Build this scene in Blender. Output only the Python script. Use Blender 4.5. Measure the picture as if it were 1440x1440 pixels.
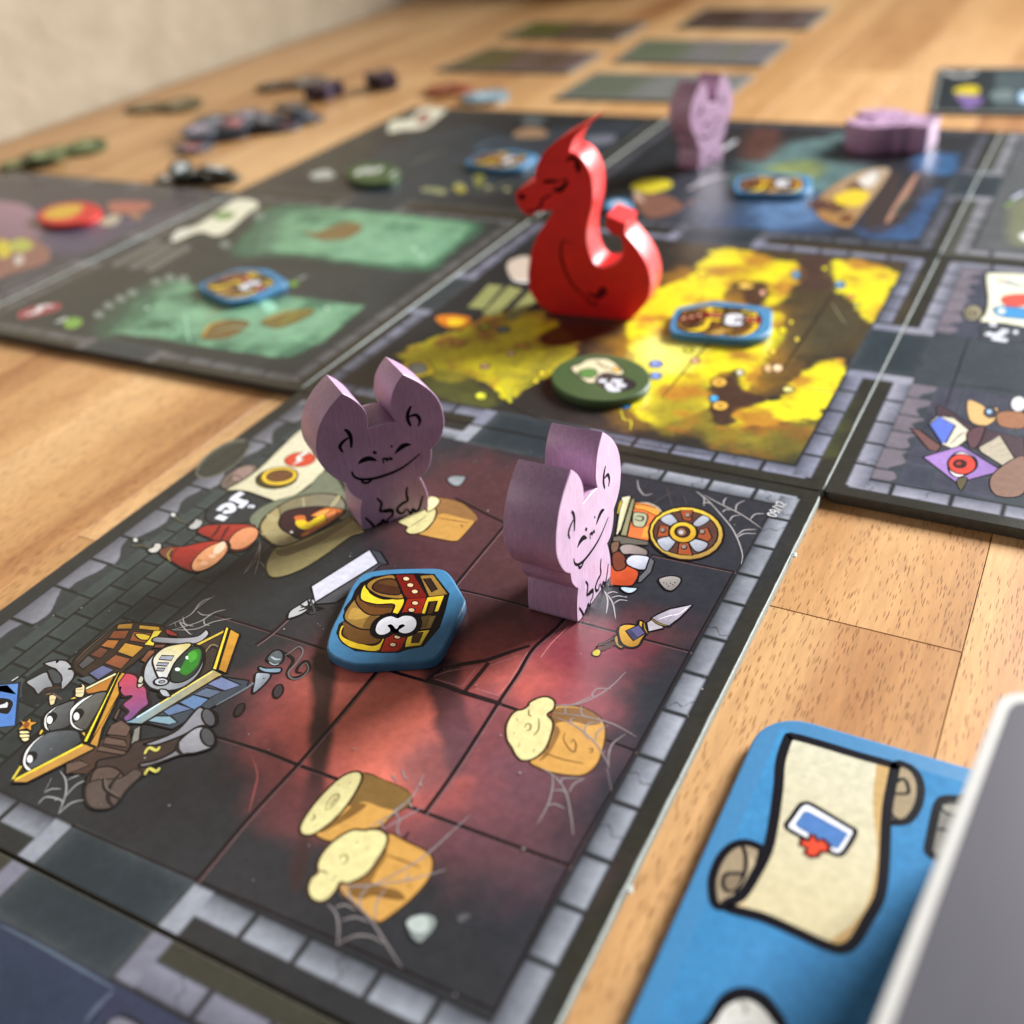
import bpy, bmesh, math, random
import numpy as np
from mathutils import Vector, Matrix
from mathutils.geometry import tessellate_polygon

# ------------------------------------------------------------------ clean start
for o in list(bpy.data.objects): bpy.data.objects.remove(o)
scene = bpy.context.scene
COL = scene.collection
S = 0.022                                   # one printed floor square of a room tile is 22 mm

# ------------------------------------------------------------------ camera
CI, CJ, CH = 6.8808, 7.3793, 5.1268         # in squares: right, toward the viewer, up
RR = np.array([[0.8808891653106294, -0.4658117685069493, 0.0839861581372528],
               [0.20146745528919188, 0.5295597446555095, 0.8240008138947642],
               [-0.4283049648294131, -0.7089329116075546, 0.5603293530966275]])
FP = 1475.52
cam = bpy.data.cameras.new('camera')
camo = bpy.data.objects.new('camera', cam); COL.objects.link(camo); scene.camera = camo
F = lambda v: Vector((v[0], -v[1], -v[2]))
ax, ay, az = F(RR[0]), -F(RR[1]), -F(RR[2])
camo.matrix_world = Matrix(((ax.x, ay.x, az.x, CI*S), (ax.y, ay.y, az.y, -CJ*S), (ax.z, ay.z, az.z, CH*S), (0, 0, 0, 1)))
cam.sensor_width = 36; cam.lens = FP/1440*36
cam.clip_start = 0.005; cam.clip_end = 20
cam.dof.use_dof = True; cam.dof.focus_distance = 7.9*S; cam.dof.aperture_fstop = 11.5

# ------------------------------------------------------------------ light: room daylight from a window beyond the table, right, with an added fill at left
w = bpy.data.worlds.new('World'); scene.world = w; w.use_nodes = True
bg = w.node_tree.nodes['Background']; bg.inputs[0].default_value = (0.90, 0.91, 0.97, 1); bg.inputs[1].default_value = 0.14
def area(name, loc, target, sx, sy, power, col):
    l = bpy.data.lights.new(name, 'AREA'); l.shape = 'RECTANGLE'; l.size = sx; l.size_y = sy; l.energy = power; l.color = col
    o = bpy.data.objects.new(name, l); COL.objects.link(o); o.location = loc
    o.rotation_euler = (Vector(target)-Vector(loc)).to_track_quat('-Z', 'Y').to_euler(); return o
win = area('window_light', (0.70, 1.10, 0.62), (0.22, -0.18, 0.0), 0.46, 0.5, 16.5, (0.98, 0.985, 1.0)); win.data.spread = math.radians(78)
area('bounce_fill_light', (-1.0, -0.80, 0.75), (0.05, 0.0, 0.0), 0.9, 0.7, 5.5, (1.0, 0.88, 0.84))  # added fill lamp, stands in for light bounced off the left wall
scene.view_settings.view_transform = 'Standard'; scene.view_settings.look = 'None'
scene.view_settings.exposure = 0.0; scene.view_settings.gamma = 1.0
scene.render.engine = 'CYCLES'
scene.render.resolution_x = scene.render.resolution_y = 1024

# ------------------------------------------------------------------ geometry helpers
def up(px, py, h=0.0):
    """where the sight line of a photo point meets the level h (squares): board coordinates"""
    d = RR.T @ np.array([(px-720)/FP, (py-720)/FP, 1.0]); t = (CH-h)/d[2]
    return (CI+t*d[0], CJ+t*d[1])
def upwall(px, py, B, u):
    """same on an upright plane through B along u; returns (along, height)"""
    d = RR.T @ np.array([(px-720)/FP, (py-720)/FP, 1.0]); n = np.array([u[1], -u[0]])
    t = (n @ (np.array(B)-np.array([CI, CJ]))) / (n @ d[:2])
    q = np.array([CI, CJ]) + t*d[:2]
    return (float((q-np.array(B)) @ np.array(u)), CH - t*d[2])
def lin(c):
    r = []
    for v in c[:3]:
        v = max(0, min(255, v))/255.0
        r.append(v/12.92 if v <= .04045 else ((v+.055)/1.055)**2.4)
    return r
def P(s, crop=(0, 0, 1)):
    v = [float(x) for x in s.replace(',', ' ').split()]
    return [(v[i]/crop[2]+crop[0], v[i+1]/crop[2]+crop[1]) for i in range(0, len(v), 2)]
def smooth(p, closed=True, n=5):
    m = len(p); out = []
    if m < 3: return list(p)
    rng = range(m) if closed else range(m-1)
    for i in rng:
        if closed: a, b, c, d = p[(i-1) % m], p[i], p[(i+1) % m], p[(i+2) % m]
        else: a, b, c, d = p[max(i-1, 0)], p[i], p[i+1], p[min(i+2, m-1)]
        for k in range(n):
            t = k/n
            out.append(tuple(.5*((2*b[q])+(-a[q]+c[q])*t+(2*a[q]-5*b[q]+4*c[q]-d[q])*t*t+(-a[q]+3*b[q]-3*c[q]+d[q])*t**3) for q in (0, 1)))
    if not closed: out.append(p[-1])
    return out
def ell(cx, cy, rx, ry, rot=0, n=20, crop=(0, 0, 1), a0=0, a1=360):
    r = math.radians(rot); o = []
    for k in range(n if a1-a0 == 360 else n+1):
        a = math.radians(a0+(a1-a0)*k/n); x, y = rx*math.cos(a), ry*math.sin(a)
        o.append(((cx+x*math.cos(r)-y*math.sin(r))/crop[2]+crop[0], (cy+x*math.sin(r)+y*math.cos(r))/crop[2]+crop[1]))
    return o
def newobj(name, me, parent=None, loc=None, rot=None):
    o = bpy.data.objects.new(name, me); COL.objects.link(o)
    if parent: o.parent = parent
    if loc is not None: o.location = loc
    if rot is not None: o.rotation_euler = rot
    return o
def empty(name, loc, rz=0): return newobj(name, None, None, loc, (0, 0, rz))
def tag(o, label=None, cat=None, group=None, kind=None):
    if label: o['label'] = label
    if cat: o['category'] = cat
    if group: o['group'] = group
    if kind: o['kind'] = kind
    return o
def meshobj(name, bm, mat, parent=None, loc=None, rot=None, angle=40):
    me = bpy.data.meshes.new(name); bmesh.ops.recalc_face_normals(bm, faces=bm.faces); bm.to_mesh(me); bm.free()
    for p in me.polygons: p.use_smooth = True
    me.set_sharp_from_angle(angle=math.radians(angle)); me.materials.append(mat)
    capk = {tuple(sorted(e)) for p in me.polygons if len(p.vertices) > 12 for e in p.edge_keys}
    if capk:
        at = me.attributes.get('sharp_edge') or me.attributes.new('sharp_edge', 'BOOLEAN', 'EDGE')
        for e in me.edges:
            if tuple(sorted(e.key)) in capk: at.data[e.index].value = True
    return newobj(name, me, parent, loc, rot)
def extrude_outline(pts, z0, z1, bev=0.0, seg=2):
    """pts: 2D (metres); prism between z0 and z1 with softly broken edges"""
    bm = bmesh.new(); a = [bm.verts.new((x, y, z0)) for x, y in pts]; b = [bm.verts.new((x, y, z1)) for x, y in pts]; n = len(pts)
    bm.faces.new(a[::-1]); bm.faces.new(b)
    for i in range(n): bm.faces.new((a[i], a[(i+1) % n], b[(i+1) % n], b[i]))
    bmesh.ops.recalc_face_normals(bm, faces=bm.faces)
    if bev > 0:
        E = [e for e in bm.edges if abs(e.verts[0].co.z-e.verts[1].co.z) < 1e-9]
        bmesh.ops.bevel(bm, geom=E, offset=bev, segments=seg, profile=.5, affect='EDGES', clamp_overlap=True)
    return bm
def roundrect(x0, y0, x1, y1, r, n=5):
    o = []
    for cx, cy, a in ((x1-r, y1-r, 0), (x0+r, y1-r, 90), (x0+r, y0+r, 180), (x1-r, y0+r, 270)):
        for k in range(n+1):
            t = math.radians(a+90*k/n); o.append((cx+r*math.cos(t), cy+r*math.sin(t)))
    return o

# ------------------------------------------------------------------ materials
def mat(name):
    m = bpy.data.materials.new(name); m.use_nodes = True; nt = m.node_tree
    return m, nt, nt.nodes['Principled BSDF'], nt.nodes.new, nt.links.new
def noise(nt, scale, detail=4, vec=None, rough=.55):
    n = nt.nodes.new('ShaderNodeTexNoise'); n.inputs['Scale'].default_value = scale; n.inputs['Detail'].default_value = detail; n.inputs['Roughness'].default_value = rough
    if vec: nt.links.new(vec, n.inputs['Vector'])
    return n
def mapping(nt, scale, out='Object', rot=(0, 0, 0)):
    t = nt.nodes.new('ShaderNodeTexCoord'); m = nt.nodes.new('ShaderNodeMapping'); m.inputs['Scale'].default_value = scale; m.inputs['Rotation'].default_value = rot
    nt.links.new(t.outputs[out], m.inputs['Vector']); return m.outputs[0]
def ramp(nt, fac, stops):
    r = nt.nodes.new('ShaderNodeValToRGB'); nt.links.new(fac, r.inputs[0]); e = r.color_ramp.elements
    e[0].position, e[0].color = stops[0][0], (*stops[0][1], 1); e[1].position, e[1].color = stops[-1][0], (*stops[-1][1], 1)
    for p, c in stops[1:-1]:
        x = e.new(p); x.color = (*c, 1)
    return r
def mult(nt, a, b, f=1.0):
    m = nt.nodes.new('ShaderNodeMix'); m.data_type = 'RGBA'; m.blend_type = 'MULTIPLY'; m.inputs[0].default_value = f
    nt.links.new(a, m.inputs[6]); nt.links.new(b, m.inputs[7]); return m.outputs[2]
def bumpn(nt, h, strength, dist, bsdf):
    b = nt.nodes.new('ShaderNodeBump'); b.inputs['Strength'].default_value = strength; b.inputs['Distance'].default_value = dist
    nt.links.new(h, b.inputs['Height']); nt.links.new(b.outputs[0], bsdf.inputs['Normal'])

def print_mat():
    """printed, linen-embossed laminate; colours come from the ink attribute on the mesh"""
    m, nt, b, N, L = mat('printed_laminate')
    a = N('ShaderNodeAttribute'); a.attribute_name = 'Col'
    v = mapping(nt, (1, 1, 1))
    n = noise(nt, 700, 4, v, .65); r = ramp(nt, n.outputs[0], [(.3, (.76, .76, .76)), (.7, (.99, .99, .99))])
    L(mult(nt, a.outputs[0], r.outputs[0]), b.inputs['Base Color'])
    g = noise(nt, 60, 3, v); rr = N('ShaderNodeMapRange'); rr.inputs[3].default_value = .19; rr.inputs[4].default_value = .31
    L(g.outputs[0], rr.inputs[0]); L(rr.outputs[0], b.inputs['Roughness'])
    b.inputs['Specular IOR Level'].default_value = .36
    s = N('ShaderNodeSeparateXYZ'); L(v, s.inputs[0])
    out = []
    for k in (0, 1):
        w1 = N('ShaderNodeMath'); w1.operation = 'MULTIPLY'; w1.inputs[1].default_value = 2*math.pi/0.00033; L(s.outputs[k], w1.inputs[0])
        w2 = N('ShaderNodeMath'); w2.operation = 'SINE'; L(w1.outputs[0], w2.inputs[0]); out.append(w2)
    ad = N('ShaderNodeMath'); ad.operation = 'MULTIPLY'; L(out[0].outputs[0], ad.inputs[0]); L(out[1].outputs[0], ad.inputs[1])
    n2 = noise(nt, 1500, 2, v); ad2 = N('ShaderNodeMath'); ad2.operation = 'ADD'; L(ad.outputs[0], ad2.inputs[0]); L(n2.outputs[0], ad2.inputs[1])
    bumpn(nt, ad2.outputs[0], .22, .00003, b)
    return m
PRINT = print_mat()
def plain(name, col, rough=.5, nscale=400, namp=.15, bump=0.0, spec=.4, stretch=(1, 1, 1), coat=0):
    m, nt, b, N, L = mat(name); v = mapping(nt, stretch); n = noise(nt, nscale, 5, v, .6)
    c = lin(col); r = ramp(nt, n.outputs[0], [(.3, tuple(x*(1-namp) for x in c)), (.7, tuple(min(1, x*(1+namp)) for x in c))])
    L(r.outputs[0], b.inputs['Base Color']); b.inputs['Roughness'].default_value = rough; b.inputs['Specular IOR Level'].default_value = spec
    b.inputs['Coat Weight'].default_value = coat; b.inputs['Coat Roughness'].default_value = .2
    if bump: bumpn(nt, n.outputs[0], .5, bump, b)
    return m
BOARD = plain('board_edge_dark', (62, 58, 48), .55, 900, .3, .00004)
CORE = plain('lit_cardboard_core', (128, 134, 126), .8, 1600, .22, .00008)  # bare board core, its lit look put into a paler colour
PALE = plain('pale_paper_edge', (158, 166, 162), .6, 1600, .3, .00005)  # pale paper; on tile edges it mixes wear with painted gleam
INK = plain('black_ink', (10, 8, 12), .75, 900, .2, 0, .1)
def wood_paint(name, col, rough, grain, coat, bumpd):
    """painted wood: the grain runs up the piece and shows through the paint"""
    m, nt, b, N, L = mat(name); v = mapping(nt, (1, 1, .09)); v2 = mapping(nt, (1, 1, 1))
    n = noise(nt, 2600, 4, v, .7); n2 = noise(nt, 140, 3, v2)
    c = lin(col); r = ramp(nt, n.outputs[0], [(.36, tuple(x*(1-grain) for x in c)), (.52, tuple(c)), (.68, tuple(min(1, x*(1+grain)) for x in c))])
    r2 = ramp(nt, n2.outputs[0], [(.35, (.88, .88, .88)), (.65, (1.05, 1.05, 1.05))])
    L(mult(nt, r.outputs[0], r2.outputs[0]), b.inputs['Base Color']); b.inputs['Roughness'].default_value = rough
    b.inputs['Coat Weight'].default_value = coat; b.inputs['Coat Roughness'].default_value = .25
    bumpn(nt, n.outputs[0], .5, bumpd, b); return m
LILAC = wood_paint('lilac_painted_wood', (178, 142, 172), .42, .15, .25, .00005)
RED = wood_paint('red_painted_wood', (218, 12, 12), .46, .09, .12, .00002)

def stave_mat():
    m, nt, b, N, L = mat('oiled_beech')
    oi = N('ShaderNodeObjectInfo'); tc = N('ShaderNodeTexCoord')
    off = N('ShaderNodeVectorMath'); off.operation = 'MULTIPLY_ADD'; off.inputs[1].default_value = (1, 1, 1)
    cx = N('ShaderNodeCombineXYZ'); sc = N('ShaderNodeMath'); sc.operation = 'MULTIPLY'; sc.inputs[1].default_value = 7.3
    L(oi.outputs['Random'], sc.inputs[0]); L(sc.outputs[0], cx.inputs[0]); L(sc.outputs[0], cx.inputs[1]); L(tc.outputs['Object'], off.inputs[0]); L(cx.outputs[0], off.inputs[2])
    def mp(s):
        q = N('ShaderNodeMapping'); q.inputs['Scale'].default_value = s; L(off.outputs[0], q.inputs[0]); return q.outputs[0]
    big = noise(nt, 26, 4, mp((1, .13, 1)), .55)
    base = ramp(nt, big.outputs[0], [(.30, lin((166, 122, 74))), (.5, lin((194, 153, 104))), (.7, lin((210, 175, 127)))])
    # dark heart streaks
    hs = noise(nt, 30, 2, mp((1, .05, 1)), .5)
    hr = ramp(nt, hs.outputs[0], [(.58, (1, 1, 1)), (.64, (.66, .53, .47)), (.72, (.95, .9, .88))])
    c = mult(nt, base.outputs[0], hr.outputs[0], .8)
    fine = noise(nt, 900, 4, mp((1, .12, 1)), .7); fr = ramp(nt, fine.outputs[0], [(.3, (.84, .82, .80)), (.7, (1.1, 1.1, 1.1))])
    c = mult(nt, c, fr.outputs[0])
    # ray flecks: short dark dashes along the grain
    vo = N('ShaderNodeTexVoronoi'); vo.inputs['Scale'].default_value = 2700; vo.inputs['Randomness'].default_value = 1.0
    L(mp((1, .115, 1)), vo.inputs['Vector'])
    vr = ramp(nt, vo.outputs['Distance'], [(.20, (.52, .43, .36)), (.36, (1, 1, 1))])
    gate = noise(nt, 160, 2, mp((1, .5, 1))); gr = ramp(nt, gate.outputs[0], [(.30, (0, 0, 0)), (.46, (1, 1, 1))])
    mx = N('ShaderNodeMix'); mx.data_type = 'RGBA'; mx.blend_type = 'MULTIPLY'; L(gr.outputs[0], mx.inputs[0]); L(c, mx.inputs[6]); L(vr.outputs[0], mx.inputs[7])
    tint = ramp(nt, oi.outputs['Random'], [(0, (.80, .72, .64)), (.5, (1, .96, .92)), (1, (1.08, 1.07, 1.06))])
    L(mult(nt, mx.outputs[2], tint.outputs[0]), b.inputs['Base Color'])
    b.inputs['Roughness'].default_value = .34; b.inputs['Specular IOR Level'].default_value = .5
    bumpn(nt, vr.outputs[0], .2, .00003, b)
    return m
BEECH = stave_mat()

# ------------------------------------------------------------------ table of glued staves, and the wall behind it
TH = 0.1                                     # a room tile is a tenth of a square thick
ZT = -TH*S
tb = bmesh.new()
bmesh.ops.create_cube(tb, size=1); bmesh.ops.scale(tb, vec=(1.30, 1.6, .028), verts=tb.verts); bmesh.ops.translate(tb, vec=(-14.3*S+.65, .55, ZT-.0146-.0016), verts=tb.verts)
table = tag(meshobj('table', tb, BEECH), 'beech worktop', kind='structure')
rnd = random.Random(11)
x = 6.706-1.85*12; joints = {}
k = 0
while x < 30:
    x1 = x+1.85; x0c = max(x, -14.28)
    if x1 > -14.2:
        j = rnd.uniform(11, 14)
        cuts = [j]
        while j > -58:
            j -= rnd.uniform(11, 20); cuts.append(j)
        if abs(x1-6.706) < .01: cuts = [12.5, 1.18, -16.5, -33, -50, -61]
        if abs(x-6.706) < .01: cuts = [10.2, -9.8, -24, -41, -60]
        for a, b2 in zip(cuts, cuts[1:]):
            g = .006*S
            bm = bmesh.new(); bmesh.ops.create_cube(bm, size=1)
            bmesh.ops.scale(bm, vec=((x1-x0c)*S-g, (a-b2)*S-g, .0015), verts=bm.verts)
            bmesh.ops.bevel(bm, geom=[e for e in bm.edges if e.verts[0].co.z > 0 and e.verts[1].co.z > 0], offset=.00008, segments=1, affect='EDGES')
            meshobj('stave', bm, BEECH, table, ((x0c+x1)/2*S, -(a+b2)/2*S, ZT-.00075))
    x = x1
wm, nt, b, N, L = mat('cream_plaster'); v = mapping(nt, (1, 1, 1))
n1 = noise(nt, 40, 6, v, .6); r1 = ramp(nt, n1.outputs[0], [(.35, lin((176, 162, 138))), (.65, lin((190, 176, 152)))]); L(r1.outputs[0], b.inputs['Base Color'])
b.inputs['Roughness'].default_value = .9; bumpn(nt, n1.outputs[0], .8, .003, b)
bm = bmesh.new(); bmesh.ops.create_cube(bm, size=1); bmesh.ops.scale(bm, vec=(.06, 1.9, 1.2), verts=bm.verts)
tag(meshobj('wall', bm, wm, None, (-14.3*S-.032, .85, .35)), 'cream wall', kind='structure')

# ------------------------------------------------------------------ ink: printed artwork as thin sheets on a surface
LAYERS = {}
class Ink:
    """collects printed shapes given as photo points; h = level of the printed surface, org = origin of its owner (board coords)"""
    def __init__(s, h=0.0, org=(0, 0), start=0, f=None, crop=(0, 0, 1)):
        s.h, s.org, s.k, s.f, s.crop = h, org, 0, f, crop; s.v, s.fc, s.c = [], [], []
    def pt(s, p):
        if s.f: return s.f(p)
        x, y = up(p[0], p[1], s.h); return (x-s.org[0], y-s.org[1])
    def z(s): s.k += 1; return s.k*0.0000005
    def poly(s, loc, col, grad=None):
        """loc: board coords"""
        z = s.z(); base = len(s.v); V = [Vector((p[0]*S, -p[1]*S, 0)) for p in loc]
        try: T = tessellate_polygon([V])
        except Exception: return
        if grad:
            (gx, gy), c2 = grad; pr = [p[0]*gx+p[1]*gy for p in loc]; lo, hi = min(pr), max(pr)
        c1 = lin(col)
        for i, q in enumerate(V):
            s.v.append((q.x, q.y, z))
            if grad:
                t = (pr[i]-lo)/max(hi-lo, 1e-9); cc = lin(c2); s.c.append([c1[m]*(1-t)+cc[m]*t for m in range(3)])
            else: s.c.append(c1)
        for t in T:
            a, b_, c_ = [V[m] for m in t]
            if ((b_-a).cross(c_-a)).z < 0: t = (t[0], t[2], t[1])
            s.fc.append([base+m for m in t])
    def stroke(s, loc, wd, col, closed=False, taper=0):
        n = len(loc)
        if n < 2: return
        z = s.z(); base = len(s.v); c1 = lin(col)
        for i in range(n):
            a = loc[(i-1) % n] if closed or i > 0 else loc[i]; b = loc[(i+1) % n] if closed or i < n-1 else loc[i]
            dx, dy = b[0]-a[0], b[1]-a[1]; l = math.hypot(dx, dy) or 1; nx, ny = -dy/l, dx/l
            t = i/(n-1); ww = wd/2*(1-taper*abs(2*t-1)**2 if taper > 0 else 1)
            p = loc[i]
            for sg in (1, -1):
                s.v.append(((p[0]+nx*ww*sg)*S, -(p[1]+ny*ww*sg)*S, z)); s.c.append(c1)
        for i in range(n if closed else n-1):
            j = (i+1) % n; s.fc.append([base+2*i, base+2*j, base+2*j+1, base+2*i+1])
    def shape(s, pts, col, ow=.018, oc=(20, 16, 18), sm=True, grad=None, crop=None):
        if isinstance(pts, str): pts = P(pts, crop or s.crop)
        if sm: pts = smooth(pts, True, 5)
        loc = [s.pt(p) for p in pts]; s.poly(loc, col, grad)
        if ow: s.stroke(loc, ow, oc, True)
    def line(s, pts, wd=.018, col=(20, 16, 18), sm=True, taper=.6, crop=None):
        if isinstance(pts, str): pts = P(pts, crop or s.crop)
        if sm: pts = smooth(pts, False, 6)
        s.stroke([s.pt(p) for p in pts], wd, col, False, taper)
    def ell(s, cx, cy, rx, ry, rot, col, ow=.016, oc=(20, 16, 18), grad=None, n=22):
        s.shape(ell(cx, cy, rx, ry, rot, n, s.crop), col, ow, oc, False, grad)
    def dot(s, x, y, rx, ry, col, ow=0, rot=0): s.ell(x, y, rx, ry, rot, col, ow, n=10)
    def build(s, name, parent, z=0.0, mtl=None, label=None):
        if not s.v: return None
        A = np.array(s.v); x0, y0 = A[:, :2].min(0); x1, y1 = A[:, :2].max(0)       # lay this group on top of what it overlaps
        reg = LAYERS.setdefault(parent.name if parent else name, []); b0 = max([e for (a, b_, c, d, e) in reg if a < x1 and c > x0 and b_ < y1 and d > y0] or [6e-6])
        A[:, 2] += b0; reg.append((x0, y0, x1, y1, A[:, 2].max()+1e-6)); s.v = [tuple(q) for q in A.tolist()]
        me = bpy.data.meshes.new(name); me.from_pydata(s.v, [], s.fc)
        at = me.color_attributes.new('Col', 'FLOAT_COLOR', 'POINT')
        at.data.foreach_set('color', np.c_[np.array(s.c), np.ones(len(s.c))].astype(np.float32).ravel()); me.materials.append(mtl or PRINT)
        o = newobj(name, me, parent, (0, 0, z))
        if label: o['label'] = label
        return o

# soft painted ground of a tile: a fine sheet whose vertices carry ink colours
RS = np.random.RandomState(5)
def vnoise(x, y, sc, seed=0, oct=4):
    r = np.zeros_like(x); amp = 1; tot = 0
    for o in range(oct):
        T = np.random.RandomState(seed+o*17).rand(64, 64); u = x*sc; v = y*sc
        iu = np.floor(u).astype(int); iv = np.floor(v).astype(int); fu = u-iu; fv = v-iv; fu = fu*fu*(3-2*fu); fv = fv*fv*(3-2*fv)
        g = lambda a, b: T[a % 64, b % 64]
        r += amp*((g(iu, iv)*(1-fu)+g(iu+1, iv)*fu)*(1-fv)+(g(iu, iv+1)*(1-fu)+g(iu+1, iv+1)*fu)*fv); tot += amp; amp *= .5; sc *= 2.03
    return r/tot
class Ground:
    def __init__(s, org, n):
        s.org = org; t = np.linspace(-.326, 5.326, n); s.X, s.Y = np.meshgrid(t, t); s.n = n
        s.C = np.zeros((n, n, 3)); s.gx, s.gy = s.X+org[0], s.Y+org[1]
    def fill(s, col, amp=0.0, sc=2, seed=1):
        s.C[:] = np.array(lin(col)); 
        if amp: s.C *= (1+amp*(vnoise(s.X, s.Y, sc, seed)-.5)*2)[..., None]
    def rect(s, x0, y0, x1, y1, col, soft=.02, alpha=1):
        d = np.minimum(np.minimum(s.X-x0, x1-s.X), np.minimum(s.Y-y0, y1-s.Y)); a = np.clip(d/soft+.5, 0, 1)*alpha
        s.C = s.C*(1-a[..., None])+a[..., None]*np.array(lin(col))
    def sd(s, loc, gx, gy):
        px = np.array(loc); d = np.full(gx.shape, 1e9); ins = np.zeros(gx.shape, bool); n = len(px)
        for i in range(n):
            a, b = px[i], px[(i+1) % n]; e = b-a; wx, wy = gx-a[0], gy-a[1]
            t = np.clip((wx*e[0]+wy*e[1])/(e@e+1e-12), 0, 1); d = np.minimum(d, (wx-e[0]*t)**2+(wy-e[1]*t)**2)
            c = (a[1] > gy) != (b[1] > gy)
            xi = (b[0]-a[0])*(gy-a[1])/((b[1]-a[1]) or 1e-12)+a[0]
            ins ^= c & (gx < xi)
        d = np.sqrt(d); return np.where(ins, d, -d)
    def soft(s, pts, col, soft=.1, alpha=1, wob=0, wsc=4, seed=3, crop=(0, 0, 1), col2=None, sm=True):
        """a soft edged patch of printed colour"""
        if isinstance(pts, str): pts = P(pts, crop)
        if sm: pts = smooth(pts, True, 3)
        loc = np.array([up(*p) for p in pts]); m = soft*.6+wob+.02
        xs, ys = s.gx[0], s.gy[:, 0]
        i0, i1 = np.searchsorted(xs, [loc[:, 0].min()-m, loc[:, 0].max()+m]); j0, j1 = np.searchsorted(ys, [loc[:, 1].min()-m, loc[:, 1].max()+m])
        if i1-i0 < 1 or j1-j0 < 1: return
        gx, gy = s.gx[j0:j1, i0:i1], s.gy[j0:j1, i0:i1]
        d = s.sd(loc, gx, gy)
        if wob: d = d+wob*(vnoise(gx+40, gy+40, wsc, seed)-.5)*2
        a = np.clip(d/soft+.5, 0, 1); a = (a*a*(3-2*a)*alpha)[..., None]
        c = np.array(lin(col))
        if col2 is not None:
            t = np.clip((vnoise(gx+40, gy+40, 3.1, seed+5, 5)-.45)/.22, 0, 1)[..., None]; c = c*(1-t)+np.array(lin(col2))*t
        s.C[j0:j1, i0:i1] = s.C[j0:j1, i0:i1]*(1-a)+c*a
    def blob(s, px, py, r, col, alpha=1, p=2.0):
        x, y = up(px, py); d = np.hypot(s.gx-x, s.gy-y)/r; a = (np.exp(-d**p)*alpha)[..., None]; s.C = s.C*(1-a)+a*np.array(lin(col))
    def bricks(s, *a, now=False, **k):
        if now: s.lay_bricks(*a, **k)
        else: s.pending = (a, k)
    def lay_bricks(s, doors, lit=(142, 146, 154), dark=(80, 83, 90), seed=1, w0=.0, w1=.19, mort=(36, 37, 38), crack=1, sides='nsew'):
        """printed course of stones round the room"""
        r = random.Random(seed); X, Y = s.X, s.Y; C = s.C
        m = (X > (-.2 if 'w' in sides else 1.2)) & (X < 5.2) & (Y > -.2) & (Y < 5.2) & ~((X > -.0) & (X < 5.0) & (Y > 0) & (Y < 5.0)); C[m] = lin(mort)
        for side in sides:
            p, q, flip = (X, Y, -1) if side in 'ns' else (Y, X, 1)
            out = (-q if side in 'nw' else q-5.0)           # distance outward from the floor
            t = -.18
            while t < 5.18:
                L_ = r.uniform(.36, .48); t1 = min(t+L_, 5.18)
                if side in doors and (t < 3.02 and t1 > 1.98):
                    if t < 1.9: t1 = 1.9
                    else: t = 3.1; continue
                if t1-t > .1:
                    xs = s.X[0]; i0, i1 = np.searchsorted(xs, [t-.02, t1+.02]); o0, o1 = np.searchsorted(xs, [-.25, .02] if side in 'nw' else [4.98, 5.25])
                    sl = (slice(o0, o1), slice(i0, i1)) if side in 'ns' else (slice(i0, i1), slice(o0, o1))
                    pp, oo = p[sl], out[sl]; g = .016
                    d = np.minimum(np.minimum(pp-t-g, t1-g-pp), np.minimum(oo-.022, w1-oo)); a = np.clip(d/.018+.3, 0, 1)
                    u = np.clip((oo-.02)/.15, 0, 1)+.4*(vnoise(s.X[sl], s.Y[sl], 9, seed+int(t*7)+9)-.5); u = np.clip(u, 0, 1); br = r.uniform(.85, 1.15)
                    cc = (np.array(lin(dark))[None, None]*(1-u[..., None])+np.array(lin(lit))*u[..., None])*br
                    if crack and r.random() < .4:
                        x0 = r.uniform(t+.1, t1-.05); cr = np.abs(pp-x0-.5*(oo-.1)*r.choice((-1, 1))-.02*np.sin(oo*60)); cc = cc*np.where(cr < .007, .45, 1)[..., None]
                    C[sl] = C[sl]*(1-a[..., None])+cc*a[..., None]
                t = t1
            if side in doors:
                a = np.clip(np.minimum(np.minimum(p-2.0, 3.0-p), out)/.02+.5, 0, 1)[..., None]
                edge = np.exp(-np.minimum(np.minimum(p-2.0, 3.0-p), out)/.04)[..., None]*(vnoise(X, Y, 6, 3)[..., None])
                C[:] = C*(1-a)+a*(np.array(lin((44, 53, 58)))+edge*.06)
                for c0 in (1.91, 3.09):
                    d = np.minimum(.075-np.abs(p-c0), np.minimum(out-.02, 3.0-out)); a = np.clip(d/.02+.4, 0, 1)[..., None]
                    C[:] = C*(1-a)+a*(np.array(lin(lit))*(.85+.3*vnoise(X, Y, 8, 6)[..., None]))
    def mul(s, amp=.18, sc=7, seed=9):
        if getattr(s, 'pending', None): s.lay_bricks(*s.pending[0], **s.pending[1]); s.pending = None
        s.C *= (1+amp*2*(vnoise(s.X, s.Y, sc, seed, 5)-.5))[..., None]
    def build(s, parent):
        n = s.n; v = np.c_[s.X.ravel()*S, -s.Y.ravel()*S, np.full(n*n, .000004)]
        i = np.arange(n*n).reshape(n, n); f = np.stack([i[:-1, :-1], i[1:, :-1], i[1:, 1:], i[:-1, 1:]], -1).reshape(-1, 4)
        me = bpy.data.meshes.new('printed_room'); me.vertices.add(n*n); me.vertices.foreach_set('co', v.astype(np.float32).ravel())
        me.loops.add(f.size); me.loops.foreach_set('vertex_index', f.astype(np.int32).ravel()); me.polygons.add(len(f))
        me.polygons.foreach_set('loop_start', np.arange(0, f.size, 4, dtype=np.int32)); me.update(calc_edges=True)
        at = me.color_attributes.new('Col', 'FLOAT_COLOR', 'POINT')
        at.data.foreach_set('color', np.c_[np.clip(s.C, 0, 1).reshape(-1, 3), np.ones(n*n)].astype(np.float32).ravel())
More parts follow.
